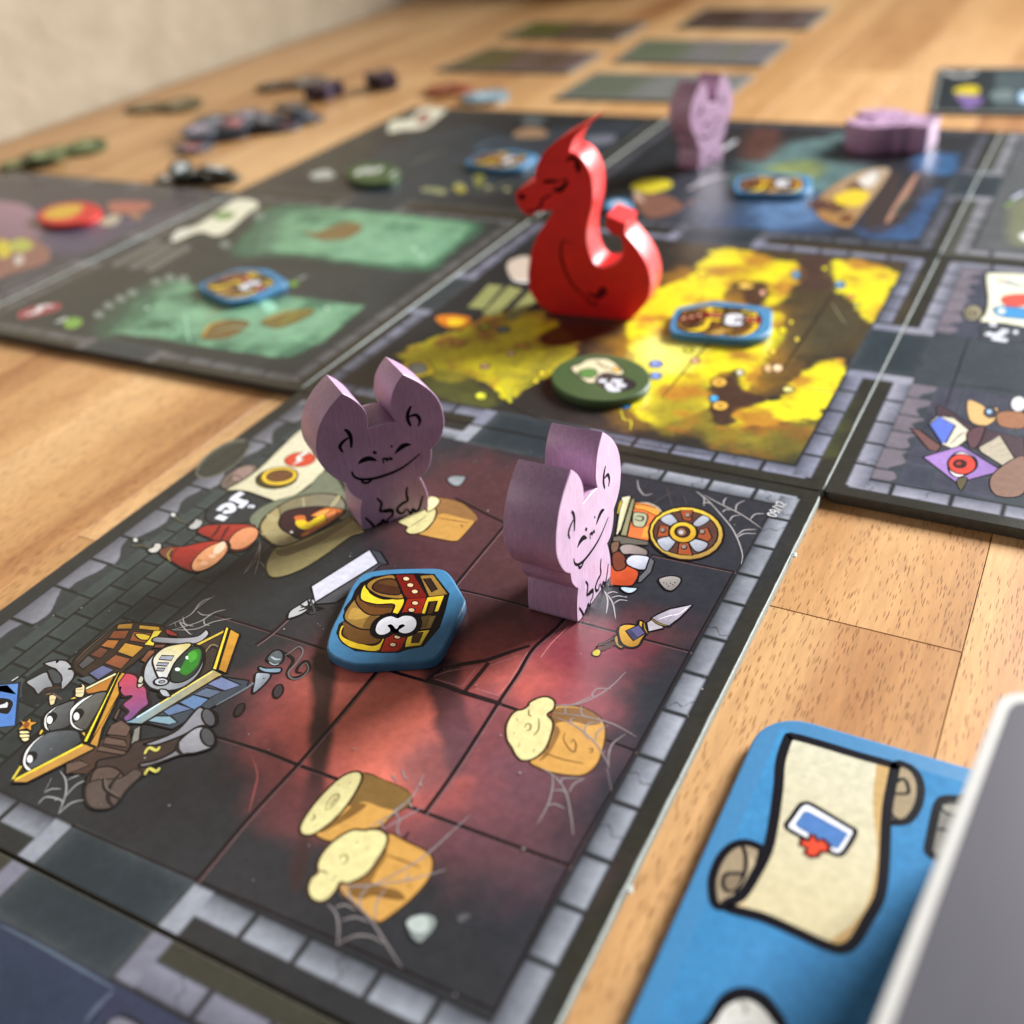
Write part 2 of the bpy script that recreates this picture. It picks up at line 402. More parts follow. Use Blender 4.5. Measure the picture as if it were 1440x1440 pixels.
        me.materials.append(PRINT); return newobj('printed_room', me, parent)

FRAME = (46, 44, 36)
tile_bm = None
def tile(ti, tj, label, dz=0.0, shift=(0, 0)):
    """square game tile, 125 mm, thick board; local origin = corner of its printed floor"""
    org = (ti*5.68+shift[0], tj*5.68+shift[1])
    root = tag(empty('room_tile', (org[0]*S, -org[1]*S, 0)), label, 'game tile', 'room tiles laid edge to edge')
    e = .345; r = .09
    o = [(a*S, b*S) for a, b in roundrect(-e+.009, -5-e+.009, 5+e-.009, e-.009, r, 5)]
    bm = extrude_outline(o, ZT+.00001, 0.0, .0003, 3)
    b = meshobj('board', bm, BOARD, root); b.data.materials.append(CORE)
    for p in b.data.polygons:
        if abs(p.normal.z) < .5 and p.normal.x > .7: p.material_index = 1  # only right-facing sides take the paler lit tone, the rest stay dark
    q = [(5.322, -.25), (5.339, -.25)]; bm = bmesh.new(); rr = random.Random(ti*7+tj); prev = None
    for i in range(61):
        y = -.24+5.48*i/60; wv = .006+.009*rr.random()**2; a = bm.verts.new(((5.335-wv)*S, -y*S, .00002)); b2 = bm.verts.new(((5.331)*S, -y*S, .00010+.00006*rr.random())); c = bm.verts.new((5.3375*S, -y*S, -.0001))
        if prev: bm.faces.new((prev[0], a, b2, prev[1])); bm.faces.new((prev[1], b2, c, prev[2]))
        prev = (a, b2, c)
    meshobj('worn_gleam_edge', bm, PALE, root)  # pale strip: edge wear plus the gleam along the seam, as colour
    return root, org
def floorlines(ink, org, col=(24, 20, 22), hi=(110, 92, 96), w=.03):
    for k in (1, 2, 3, 4):
        for hv in (0, 1):
            for (off, c, ww) in ((0, col, w), (.022, hi, .008)):
                pts = []
                for t in range(0, 21):
                    q = .02+4.96*t/20; j = .012*math.sin(t*1.7+k*2+hv)+off
                    pts.append((k+j, q) if hv else (q, k+j))
                ink.stroke(pts, ww, c)

# crops: shorthand for where on the photo a group of points was measured
cA=(0,720,4); cB=(0,1080,4); cC=(360,720,4); cD=(360,1080,4); cE=(720,720,4); cF=(720,1080,4)
g4=(400,400,4); g5=(640,400,4); cH=(1000,400,3.2727); cK=(1000,1000,3.2727)
l2=(240,580,5.1429); r3=(840,640,5.1429); r4=(1200,340,6); q6=(0,860,6); q7=(860,380,4.235)
q1=(0,220,3.6); t1=(0,0,3); t2=(480,0,3); t3=(960,0,3); q5=(560,0,2.6667)

def wall_bricks(G, x0, x1, y0, y1, wid=.2, ln=.33, cols=((52,60,60),(40,47,48)), seed=4, fade=None):
    """the room's printed back wall: staggered stones running along the west side"""
    r = random.Random(seed); X, Y = G.X, G.Y; row = 0; x = x0
    while x < x1-.02:
        t = y0-r.uniform(0, ln)
        while t < y1:
            L_ = ln*r.uniform(.8, 1.25); g = .012; xs = X[0]
            i0, i1 = np.searchsorted(xs, [x-.02, x+wid+.02]); j0, j1 = np.searchsorted(xs, [max(t, y0)-.02, min(t+L_, y1)+.02]); sl = (slice(j0, j1), slice(i0, i1)); A_, B_ = X[sl], Y[sl]
            d = np.minimum(np.minimum(A_-x-g, x+wid-g-A_), np.minimum(B_-t-g, t+L_-g-B_)); d = np.where((B_ < y1) & (B_ > y0), d, -1)
            a = np.clip(d/.014+.4, 0, 1)[..., None]; u = r.uniform(0, 1); b = 1+.35*(vnoise(A_, B_, 6, 31)-.5)[..., None]
            k = (np.array(lin(cols[0]))*(1-u)+np.array(lin(cols[1]))*u)*b
            k = k*(1+.35*np.exp(-np.clip(d, 0, 1)/.02))[..., None]
            if fade: k = k*np.clip(1-(A_[..., None]-x0)/(x1-x0)*fade, .3, 1)
            G.C[sl] = G.C[sl]*(1-a)+k*a; t += L_
        x += wid; row += 1
def web(ink, pts_list, col=(138, 130, 130), w=.011, crop=None):
    for p in pts_list: ink.line(p, w, col, True, .7, crop)

# ================================================================== the near tile
root, org = tile(0, 0, 'near room tile with a glowing red floor, tree stumps and a weapon crate, marked 09/12', )
NEAR = root
G = Ground(org, 620); G.fill(FRAME, .12, 1.5)
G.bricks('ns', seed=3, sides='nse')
G.rect(0, 0, 5, 5, (52, 48, 51), .02)
G.soft('-60,860 200,700 420,560 560,600 640,700 420,870 330,1000 200,1120 60,1200 -60,1240', (40, 44, 46), .5, .8)
G.soft('430,560 900,660 1090,700 1060,830 760,760 560,700', (46, 48, 54), .5, .8)
G.soft('860,820 1040,800 960,1000 800,1250 700,1440 560,1400 700,1200', (44, 46, 52), .45, .9)
G.soft('60,1130 300,1040 640,1250 760,1440 500,1500 200,1300', (47, 48, 50), .5, .85)
G.soft('640,640 760,660 800,800 740,900 880,860 960,900 800,960 640,900 560,800 560,700', (84, 52, 54), .55, .85, .25)
G.soft('360,960 520,900 700,880 860,900 840,1020 790,1120 700,1200 520,1180 380,1120', (142, 76, 76), .6, .9, .16)
G.soft('600,1120 740,1120 820,1200 720,1260 600,1210', (86, 60, 66), .5, .8, .2)
G.soft('380,1010 450,950 560,920 700,935 800,950 780,1040 700,1090 600,1130 470,1110 400,1070', (186, 92, 82), .5, .9, .12)
G.soft('440,960 580,950 620,1040 570,1110 480,1100', (216, 116, 98), .5, .85, .10)
G.soft('760,900 870,885 900,930 800,960', (120, 44, 60), .4, .7, .1)
G.soft('438,925 472,925 468,1000 464,1075 455,1110 440,1180 424,1250 410,1240 424,1150 434,1050 438,990', (58, 44, 42), .08, .95, .03)
G.soft('596,930 640,930 652,985 664,1040 640,1088 624,1070 612,1010', (72, 48, 50), .10, .92, .05)
G.soft('560,1080 600,1030 660,1050 640,1110 590,1120', (100, 72, 76), .25, .7, .1)
G.soft('640,980 700,960 760,1010 740,1080 660,1090', (104, 66, 74), .5, .75, .2)
G.soft('700,1060 800,1000 860,1060 780,1150 700,1130', (92, 68, 78), .5, .7, .2)
G.soft('380,1040 430,1090 520,1150 470,1190 380,1130', (92, 56, 58), .4, .75, .2)
G.soft('740,1000 800,960 860,970 820,1030', (150, 76, 84), .4, .6, .2)
# printed back wall down the west side
G.rect(-.16, -.1, 1.12, 4.95, (24, 27, 27), .03)
wall_bricks(G, .10, 1.10, -.1, 4.9, seed=8, fade=.3, cols=((66, 75, 74), (50, 58, 58)))
r = random.Random(5); t = -.16
while t < 5.1:
    L_ = r.uniform(.36, .46); X, Y = G.X, G.Y
    d = np.minimum(np.minimum(X+.155, .16-X), np.minimum(Y-t-.015, t+L_-.015-Y)); a = np.clip(d/.018+.4, 0, 1)[..., None]
    G.C = G.C*(1-a)+np.array(lin((50, 56, 58)))*a
    lim = .0+.06*np.sin(Y*9+1)+.05*(vnoise(X, Y, 7, 77)-.5)+.07*np.clip((Y-t)/L_, 0, 1)
    d = np.minimum(d, lim-X); a = np.clip(d/.016+.4, 0, 1)[..., None]
    u = np.clip((X+.16)/.22, 0, 1)[..., None]
    G.C = G.C*(1-a)+(np.array(lin((92, 93, 100)))*(1-u)+np.array(lin((132, 132, 140)))*u)*a; t += L_
G.mul(.15, 2.2, 21); G.mul(.12, 9, 33); G.build(root)

k = Ink(0, org); floorln = [
 ('915,780 1032,804', .03), ('645,829 720,847 820,876 970,916', .03), ('300,864 360,882 460,914 545,942 620,964 700,989 855,1042 893,1056', .034),
 ('240,1018 360,1053 420,1076 500,1105 585,1138 720,1188 800,1217', .034), ('100,1160 277,1238 360,1273 500,1334 695,1421', .02),
 ('1032,804 970,916 893,1056 800,1217 697,1421', .02), ('870,775 792,872 750,912 728,948 701,988 642,1080 597,1143', .034), ('575,1170 520,1250', .02),
 ('712,736 642,820 620,850', .03), ('532,942 470,1016 418,1076 350,1150 277,1238', .034), ('408,866 382,890 360,906', .03), ('640,700 712,736 775,755', .03)]
for p, wd in floorln:
    q = smooth(P(p), False, 6); lo = [k.pt(a) for a in q]
    if wd > .021: k.stroke([(a+.022, b+.012) for a, b in lo], .010, (116, 88, 90))
    k.stroke(lo, wd*.78, (30, 22, 24))
# cracks and loose slabs
k.line('600,956 621,941 650,934 683,929 717,917 745,908', .040, (50, 32, 34), False, .3)
k.line('654,972 675,947 687,932', .036, (50, 32, 34), False, .1)
k.line('604,957 655,975 705,990', .042, (40, 26, 28), False, .1)
for p in ('610,951 630,944 665,938 672,936 650,966 612,955', '690,936 718,926 742,917 716,960 700,978 668,968', '760,925 775,905 800,880'): k.line(p, .009, (176, 112, 112), False, .2)
k.line('690,965 715,955', .008, (150, 96, 96), False, .3)
k.line('355,1065 362,1090 357,1115 350,1142', .016, (150, 84, 80), True, .8)
k.build('printed_floor_joints', root)

def stump(parent, name, top, side, rings, dark, crop, extra=()):
    k = Ink(0, org, 8, crop=crop)
    k.shape(side, (196, 148, 76), .014, (70, 46, 24))
    for p, c in dark: k.shape(p, c, 0)
    for p in extra: k.line(p, .012, (110, 74, 34))
    k.shape(top, (214, 204, 146), .018, (60, 42, 26))
    for p in rings: k.line(p, .012, (120, 106, 62))
    k.build(name, parent)
stump(root, 'printed_stump', '590,28 545,22 480,50 400,120 320,210 260,300 246,350 270,378 330,370 430,300 520,200 590,80',
      '590,35 720,70 850,130 870,200 780,260 700,330 600,350 500,400 420,415 330,370 400,300 500,200',
      ['390,235 400,200 430,160 465,150 455,185 420,225 390,235', '410,215 440,180 450,165', '310,300 330,280 325,260', '520,90 535,75', '455,100 470,90'],
      [('590,40 720,70 855,135 870,190 800,240 700,220 610,190 520,210', (120, 92, 50)), ('500,250 560,200 620,210 560,260 420,340 360,360', (122, 88, 44))], cD)
stump(root, 'printed_stump', '610,350 540,350 450,400 380,470 345,540 345,590 310,620 290,680 310,735 360,755 410,735 450,690 475,645 520,650 620,600 690,510 735,430 738,380 700,350 650,345',
      '735,370 860,420 960,470 995,520 985,600 930,680 850,760 760,830 690,868 620,830 560,780 480,700 480,650 600,610 700,500',
      ['470,520 480,495 505,490 515,510 500,535 475,538', '390,500 380,520', '580,410 560,430', '640,440 620,460', '340,595 380,580 400,600', '430,640 450,600', '610,350 615,365'],
      [('520,670 600,620 690,660 800,690 840,740 760,740 660,720 600,740 540,720', (122, 88, 44)), ('600,610 690,510 735,420 730,500 680,580 640,640 520,665', (130, 94, 48))], cD,
      ['735,490 820,520 930,560', '640,700 740,725 830,740', '850,660 880,670'])
stump(root, 'printed_stump', '60,1110 90,1090 100,1070 150,1045 200,1040 240,1065 235,1110 200,1140 230,1180 225,1240 190,1330 130,1385 60,1400 20,1370 0,1330 -30,1280 -35,1210 -10,1150 20,1120',
      '230,1110 300,1090 400,1100 490,1150 525,1210 520,1300 490,1400 440,1460 370,1485 240,1470 150,1440 100,1400 200,1320',
      ['70,1215 85,1190 105,1200 100,1225 80,1230', '20,1160 35,1175', '130,1330 120,1350', '45,1300 35,1325', '150,1160 150,1220 120,1260', '95,1110 95,1140 110,1150', '10,1240 15,1250'],
      [('230,1120 330,1100 440,1120 500,1180 440,1200 340,1180 250,1190 230,1240', (128, 92, 50)), ('200,1330 235,1240 230,1190 270,1240 200,1370 150,1400', (140, 102, 56))], cE,
      ['300,1240 290,1280 320,1330 350,1350 360,1310 345,1280 330,1300', '430,1340 450,1330 450,1350 430,1355', '170,1350 280,1390 400,1415'])
stump(root, 'printed_stump', '640,1340 660,1320 760,1270 830,1255 855,1275 840,1330 780,1390 710,1405 680,1385 690,1365',
      '830,1200 900,1205 1000,1230 1070,1290 1075,1330 1000,1420 960,1445 860,1430 740,1400 800,1380 850,1300',
      ['700,1370 760,1330 800,1300', '740,1360 760,1350'], [('870,1210 980,1225 1070,1290 1070,1330 900,1290 850,1300', (142, 104, 62))], g4,
      ['860,1310 960,1330 1040,1340', '985,1360 1000,1355 1000,1370'])
k = Ink(0, org, 24, crop=g4); k.shape('810,1200 850,1195 875,1215 860,1245 830,1270 800,1275', (226, 216, 160), .016, (60, 42, 26)); k.build('printed_stump_chip', root)
# webs
k = Ink(0, org, 40)
web(k, ['780,240 870,170 910,110 945,35', '640,335 780,250 860,180', '720,345 830,280 930,225', '790,220 790,260 810,290', '860,180 870,210 880,225', '815,290 795,340 810,385', '720,345 705,310 715,290',
        '480,665 650,660 850,560 980,470 1100,360 1205,265', '480,665 700,655 900,620 1075,570', '480,665 560,760 650,860 740,1000 820,1125', '400,765 450,820 465,900 460,1000',
        '460,990 560,945 650,950 720,990', '440,790 500,770 560,800', '470,700 490,730', '530,680 525,730 560,760', '640,665 590,720 590,800', '730,680 680,760 670,860', '480,860 560,840 640,870', '860,590 850,620 870,640', '760,40 780,60 790,80', '820,10 840,55 855,65'], crop=cD)
web(k, ['240,1085 350,1085 460,1045 560,980 640,900', '240,1085 340,1085 450,1035', '230,1130 400,1150 560,1190 700,1265', '230,1150 350,1200 460,1290 520,1380 550,1440', '460,1010 480,995 560,995', '470,1000 450,1030 475,1045', '265,1090 270,1120', '300,1090 300,1130 310,1140',
        '390,1090 390,1130 410,1150', '350,1155 330,1170 340,1190', '520,1185 430,1190 410,1240 430,1280', '540,1200 480,1240 470,1290', '640,1250 570,1300 545,1360 545,1420'], crop=cE)
web(k, ['160,0 230,40 300,130 330,260 345,380', '220,30 230,90 205,200 140,320', '535,0 560,130', '230,130 270,125 300,140', '195,215 240,205 300,230', '320,140 350,90 410,60', '275,90 290,60 400,60'], crop=cF)
web(k, ['715,265 770,310 770,370', '715,265 800,330 900,440 980,540 1030,650 1050,730 1040,790', '770,290 900,360 1040,430 1185,530', '760,350 800,345 830,355', '935,310 915,335 915,365', '1065,330 1010,360 1000,410', '905,415 930,395 965,400', '955,480 980,445 1035,435',
        '1010,585 1060,545 1150,540', '1010,600 1060,570 1150,570', '1210,425 1140,430 1105,470', '290,180 300,240 340,290 400,280', '50,985 75,1050 65,1150', '50,985 110,1070 132,1185', '60,1010 110,990 150,1000', '100,1035 150,1020 200,1030', '115,1080 160,1050 220,1055'], (165, 160, 160), .012, r3)
web(k, ['500,230 520,300 545,390', '610,270 640,340 640,360', '380,370 500,290 600,260', '540,290 620,280'], (84, 76, 78), .008, r3)
web(k, ['950,640 1070,580 1130,510 1185,485', '970,665 1120,620 1200,570 1270,550', '970,665 1100,660 1200,620 1300,600', '1050,640 1010,620 1060,680 1080,690', '1030,590 1040,630 1090,645', '1110,560 1140,580 1190,580', '1150,600 1150,630 1180,640', '985,625 990,645'], (170, 164, 160), .010, cA)
web(k, ['330,260 370,150 370,70 340,20', '330,260 400,200 480,180', '370,160 440,90 545,55', '215,205 260,165 340,180 350,200', '255,140 290,120 345,120', '290,60 250,140', '380,70 450,40 500,45'], (150, 150, 150), .013, cB)
web(k, ['530,1170 600,1060 655,960', '540,1160 620,1060 650,925', '610,1170 640,1060 650,960', '590,1090 640,1080 680,1120', '660,1010 730,945', '170,1440 250,1370 320,1330'], (150, 142, 128), .008, l2)
k.build('printed_cobweb', root)
# pebbles
k = Ink(0, org, 6, crop=r3); k.shape('440,905 490,880 550,875 600,890 605,920 570,965 530,985 480,965', (158, 152, 146), .016, grad=((1, 1), (120, 114, 110)))
for a in ((480,925),(500,935),(515,950),(530,930),(545,940),(560,925)): k.dot(*a, 5, 5, (50,44,44))
k.build('printed_pebble', root)
k = Ink(0, org, 6, crop=cD); k.shape('845,860 900,825 970,820 1015,850 1010,900 960,960 920,988 870,950', (128, 136, 132), .012, (40,44,44)); k.shape('850,865 910,835 960,840 975,870 960,920 905,930 860,900', (172, 182, 176), 0)
k.shape('1130,855 1160,820 1210,830 1180,855 1150,872', (84, 84, 84), 0); k.build('printed_pebble', root)
k = Ink(0, org, 6, crop=g4); k.shape('915,1100 950,1078 1010,1080 1020,1090 990,1130 950,1132', (122, 130, 132), .012, grad=((0, 1), (150, 158, 160))); k.line('1060,1010 1080,990', .03, (78, 84, 86)); k.line('1140,1085 1155,1070', .02, (78, 84, 86)); k.build('printed_pebble', root)
# dagger
k = Ink(0, org, 4, crop=r3)
k.shape('-10,1400 0,1385 60,1370 120,1330 120,1310 60,1350 10,1370', (74, 48, 38), .008)
k.shape('120,1320 150,1310 160,1370 190,1385 170,1400 130,1370', (160, 130, 60), .016, sm=True)
k.shape('150,1260 180,1230 230,1225 290,1230 300,1200 330,1205 350,1240 365,1280 330,1330 300,1380 240,1395 180,1370 155,1320', (206, 160, 56), .020, grad=((1, 1), (150, 110, 40)))
k.shape('205,1275 300,1230 350,1290 260,1345', (84, 82, 120), .016, sm=False); k.shape('215,1280 245,1265 300,1325 262,1340', (56, 56, 84), 0, sm=False)
k.shape('355,1215 400,1190 470,1235 480,1255 370,1280', (168, 162, 166), .016, sm=False)
k.shape('390,1180 440,1150 520,1115 640,1090 690,1086 650,1130 600,1180 520,1240 450,1225', (186, 180, 190), .018, grad=((0, 1), (140, 132, 142)), sm=False)
k.line('440,1190 520,1165 590,1150 650,1105', .008, (236, 232, 240)); k.line('500,1200 560,1150', .008, (120, 112, 120))
k.line('390,1185 430,1215 480,1235 540,1240', .03, (34, 28, 26)); k.line('395,1188 440,1220 500,1237', .008, (150, 130, 60)); k.line('335,1210 340,1260 365,1300', .035, (34, 28, 26)); k.line('338,1215 345,1260 362,1290', .008, (150, 130, 60))
k.build('printed_dagger', root)
k = Ink(0, org, 4, crop=cE); k.shape('455,785 480,772 500,785 490,810 465,812 450,800', (190, 168, 50), .010); k.line('500,780 540,755 585,735', .045, (70, 46, 40)); k.build('printed_dagger_pommel', root)
# helmet and shield motifs upper right
k = Ink(0, org, 4, crop=r3)
k.shape('270,345 340,345 420,370 470,400 440,500 400,560 360,640 280,610 210,590 215,520', (206, 112, 62), .016, sm=False)
k.shape('280,360 390,375 455,400 430,440 340,400 275,390', (226, 150, 66), .010); k.shape('340,520 380,520 370,600 320,600', (226, 150, 66), 0, sm=False)
k.shape('255,440 275,415 345,425 365,450 345,510 320,525 260,510', (170, 172, 140), .014); k.line('280,450 290,445 330,450 325,475 290,475 270,462', .018, (60, 56, 48))
k.line('300,350 360,350 430,380 470,420', .022, (168, 160, 140))
k.shape('175,310 245,300 160,560 130,590', (226, 222, 190), .016, sm=False); k.shape('160,340 185,330 150,440 140,420', (200, 176, 60), .010, sm=False)
k.shape('245,318 275,325 215,585 165,580', (140, 138, 104), .016, sm=False); k.shape('195,320 235,315 165,545 145,560', (206, 202, 160), 0, sm=False)
k.shape('110,595 160,585 370,625 365,655 170,650 110,625', (96, 92, 82), .016, sm=False)
k.shape('100,640 160,630 150,690 120,720 100,700', (112, 86, 70), .014)
k.shape('110,730 190,740 230,800 300,850 270,930 230,950 130,945 90,930', (206, 92, 50), .016, grad=((1, 1), (170, 66, 36)))
k.shape('110,720 170,700 210,760 200,820 140,840 110,800', (110, 60, 44), .014)
k.shape('160,670 190,650 260,650 360,690 350,730 250,720 190,720 165,695', (160, 148, 142), .016, grad=((1, 0), (120, 108, 104)))
k.shape('205,765 240,730 300,725 375,740 380,790 350,830 290,830 220,800', (206, 210, 222), .018, grad=((1, 1), (160, 162, 176)))
k.shape('380,740 415,770 390,850 320,920 290,925 300,880 350,830', (92, 96, 100), .014, sm=False)
k.shape('165,965 190,955 240,960 290,965 270,990 230,1003 190,990', (176, 196, 206), .014)
k.build('printed_helmet', root)
k = Ink(0, org, 30, crop=r3)
k.ell(645, 570, 272, 193, 3, (196, 150, 56), .022, (24, 18, 16), ((1, 1), (150, 116, 60))); k.ell(643, 568, 262, 184, 3, (226, 196, 70), 0, grad=((1, 1), (160, 128, 66))); k.ell(638, 566, 236, 160, 3, (84, 56, 48), .014)
for p in ('530,430 590,500 540,520 455,470', '760,440 815,470 740,520 690,500', '430,620 540,590 570,625 500,700', '700,610 800,640 770,690 710,700 660,630'):
    k.shape(p, (178, 184, 192), .012, grad=((1, 1), (140, 142, 152)))
for p in ('595,400 690,400 680,480 620,470', '450,510 520,520 515,590 430,595', '590,640 660,640 690,730 580,720', '740,540 800,530 830,600 800,630 720,600'): k.shape(p, (150, 76, 44), .012, sm=False)
for p in ('655,440', '475,548', '628,670', '760,560'):
    a = P(p)[0]; k.dot(a[0], a[1], 24, 20, (52, 34, 30)); k.dot(a[0]-3, a[1]-4, 17, 14, (142, 126, 116))
k.ell(620, 562, 102, 76, 3, (216, 184, 58), .018, grad=((1, 1), (186, 140, 40))); k.ell(615, 558, 55, 42, 3, (70, 42, 36), .012); k.ell(608, 560, 36, 28, 3, (150, 110, 84), .008); k.ell(605, 562, 22, 17, 3, (176, 172, 170), .006)
k.build('printed_wheel_shield', root)
# number 09/12 in the corner
def glyph_line(k, strokes, T, wd, col):
    for st in strokes: k.stroke([T(a) for a in st], wd, col)
def arc(cx, cy, rx, ry, a0, a1, n=10): return [(cx+rx*math.cos(math.radians(a0+(a1-a0)*i/n)), cy+ry*math.sin(math.radians(a0+(a1-a0)*i/n))) for i in range(n+1)]
DIG = {'0': [arc(.3, .5, .26, .46, 0, 360, 16)], '9': [arc(.3, .3, .24, .27, 0, 360, 14), [(.54, .3), (.54, .55), (.47, .82), (.33, .96), (.12, .93)]], '/': [[(.02, 1.05), (.42, -.05)]],
       '1': [[(.1, .25), (.34, .04), (.34, .98)]], '2': [arc(.3, .28, .24, .25, 190, 370, 8)+[(.5, .5), (.08, .96), (.58, .96)]], '3': [arc(.28, .27, .22, .23, 200, 450, 9), arc(.28, .73, .25, .25, 270, 520, 9)]}
k = Ink(0, org, 60)
o0 = k.pt((1091, 728)); e1 = k.pt((1106, 709)); ux, uy = e1[0]-o0[0], e1[1]-o0[1]; l_ = math.hypot(ux, uy); ux, uy = ux/l_, uy/l_; ch = .085
adv = 0
for c in '09/12':
    T = lambda a: (o0[0]+(a[0]*.85*ch+adv)*ux-(a[1]-1)*ch*uy*-1*-1, o0[1]+(a[0]*.85*ch+adv)*uy+(a[1]-1)*ch*ux)
    glyph_line(k, DIG[c], T, .013, (205, 205, 205)); adv += ch*{'/': .42, '1': .5}.get(c, .64)
k.build('printed_number', root)
# white stake
k = Ink(0, org, 4, crop=cC)
k.shape('300,500 340,520 450,510 560,440 700,300 745,295 735,270 690,245 560,330', (74, 74, 78), .010, sm=False)
k.shape('178,600 190,560 250,520 300,490 335,500 320,530 260,575 200,598', (176, 178, 178), .018)
k.shape('310,420 640,212 690,290 335,510', (200, 200, 212), .020, sm=False); k.shape('640,212 700,225 745,295 690,290', (64, 66, 72), .016, sm=False)
for p in ('240,520 300,545 370,550', '290,490 300,530 290,560 310,575', '320,480 300,520 280,545 240,560', '250,540 320,530 385,545'): k.line(p, .022, (26, 28, 30))
k.line('300,480 330,560 300,575', .020, (60, 62, 64))
k.build('printed_stake', root)
# spring dagger left of the token
k = Ink(0, org, 4, crop=cC)
k.line('120,790 150,790 210,830 180,900 200,935 260,920 300,880 280,840 240,870 230,900 260,905', .030, (26, 26, 28)); k.line('130,820 180,800 240,760 265,790 230,850 185,900 200,938 250,935 295,890 280,850 245,880', .014, (112, 106, 104))
k.shape('90,790 130,778 155,800 150,840 120,860 85,850 60,830', (84, 92, 94), .018); k.line('85,815 110,830 140,830', .02, (160, 172, 178)); k.line('75,845 100,860 130,856', .014, (150, 162, 168))
k.shape('20,870 60,880 140,880 130,905 60,905 20,890', (128, 156, 172), .016)
k.shape('0,910 40,905 85,915 60,960 0,1015 -20,1015 -10,960', (176, 184, 192), .016, grad=((1, 0), (120, 128, 138)))
k.ell(125, 1010, 26, 40, 25, (66, 58, 60), .014); k.build('printed_spring_knife', root)
k = Ink(0, org, 4, crop=cA); k.ell(1348, 1115, 22, 42, 35, (50, 42, 42), .014); k.build('printed_pebble', root)
# big scroll with ring icon and white number
k = Ink(0, org, 4, crop=l2)
k.ell(375, 335, 225, 92, -33, (104, 104, 92), 0); k.ell(375, 335, 175, 60, -33, (52, 54, 48), .012, (70, 70, 62)); k.ell(375, 340, 195, 75, -33, (62, 64, 56), .01); k.shape('200,440 230,400 520,220 560,225 540,270 300,440 240,460', (58, 60, 52), .01)
k.ell(495, 465, 150, 62, -28, (110, 96, 86), .014); k.ell(520, 440, 85, 42, -28, (148, 124, 114), 0); k.line('400,520 460,455 520,480', .02, (80, 70, 62))
k.shape('400,560 520,490 640,400 780,270 930,130 1100,60 1200,200 1110,430 1000,530 900,600 790,648 690,620 560,575 480,565', (222, 218, 190), .024, (26, 26, 22), grad=((0, 1), (206, 200, 166)))
k.line('430,560 560,480 680,375 800,255', .012, (170, 164, 132))
k.ell(935, 340, 112, 52, -6, (200, 74, 50), .014, (120, 50, 40)); k.shape('985,270 960,285 900,330 915,345 880,385 950,350 965,340 935,330 1000,290', (226, 226, 216), .008, (120, 60, 50), sm=False)
k.ell(765, 478, 152, 74, -6, (70, 62, 30), .012); k.ell(785, 462, 135, 66, -6, (222, 184, 56), .016, (40, 34, 16)); k.ell(788, 458, 95, 42, -6, (108, 72, 44), .012)
k.build('printed_scroll', root)
k = Ink(0, org, 30, crop=l2)
k.shape('250,760 290,680 470,570 700,640 680,700 560,790 430,810 300,800', (48, 52, 54), .02)
def fat(p, wd, col=(226, 230, 238)):
    k.line(p, wd+.035, (18, 18, 20), True, 0); k.line(p, wd, col, True, 0)
fat('335,752 400,772', .07); fat('345,710 380,680 420,665 450,690 440,715 380,720', .06); fat('440,640 470,610 520,580', .07); fat('470,630 510,650 540,650 500,690', .06); fat('560,680 590,680 580,690', .05)
for p, wd in (('335,752 400,772', .07), ('350,705 400,668 450,690', .06), ('440,640 470,610 520,580', .07), ('470,630 530,652', .06)): k.line(p, wd, (226, 230, 238), True, 0)
k.build('printed_scroll_number', root)
# cauldron
k = Ink(0, org, 12, crop=l2)
k.shape('570,780 640,700 760,640 900,600 1000,540 1110,430 1200,480 1300,640 1400,760 1300,800 1000,700 700,850 640,860', (112, 118, 96), .010, (60, 62, 50))
k.shape('690,1110 720,1030 800,960 1000,900 1240,790 1300,760 1400,860 1300,900 1150,1010 980,1120 840,1180 740,1195 700,1165', (156, 146, 98), .016, (70, 64, 40))
k.shape('760,1000 850,975 1000,925 1300,765 1320,780 1100,930 860,1035 780,1035', (118, 106, 70), 0)
k.shape('640,840 680,760 780,680 900,620 1060,590 1200,600 1260,650 1250,720 1100,830 950,920 800,975 720,940 650,890', (128, 118, 88), .020, (44, 34, 26), grad=((1, 0), (120, 120, 104)))
k.shape('650,840 690,760 780,690 800,800 880,890 950,915 800,968 700,920', (162, 148, 104), .010, (70, 58, 38))
for p in ('700,740 740,770 790,775', '960,620 965,690', '1220,600 1190,650 1160,685', '660,880 720,880 810,870', '730,940 800,940 890,910'): k.line(p, .035, (196, 186, 140)); k.line(p, .010, (90, 76, 50))
k.shape('785,790 830,720 960,690 1120,685 1260,715 1200,770 1080,850 950,918 860,880 800,840', (54, 30, 34), .018)
k.shape('890,760 930,745 975,750 990,790 1060,760 1010,750 1080,710 1140,690 1250,715 1180,780 1060,850 960,905 940,880 990,850 920,830 910,800', (196, 104, 52), .008)
k.shape('905,790 960,780 1000,800 1040,770 1110,740 1120,790 1040,830 980,850 920,830', (232, 200, 40), 0); k.shape('1030,750 1090,715 1150,705 1100,745', (230, 160, 80), 0); k.shape('1120,740 1190,710 1200,750 1140,790', (216, 132, 76), .006); k.shape('955,890 990,865 1000,880', (226, 140, 70), 0)
k.dot(875, 868, 12, 10, (232, 228, 220)); k.build('printed_cauldron', root)
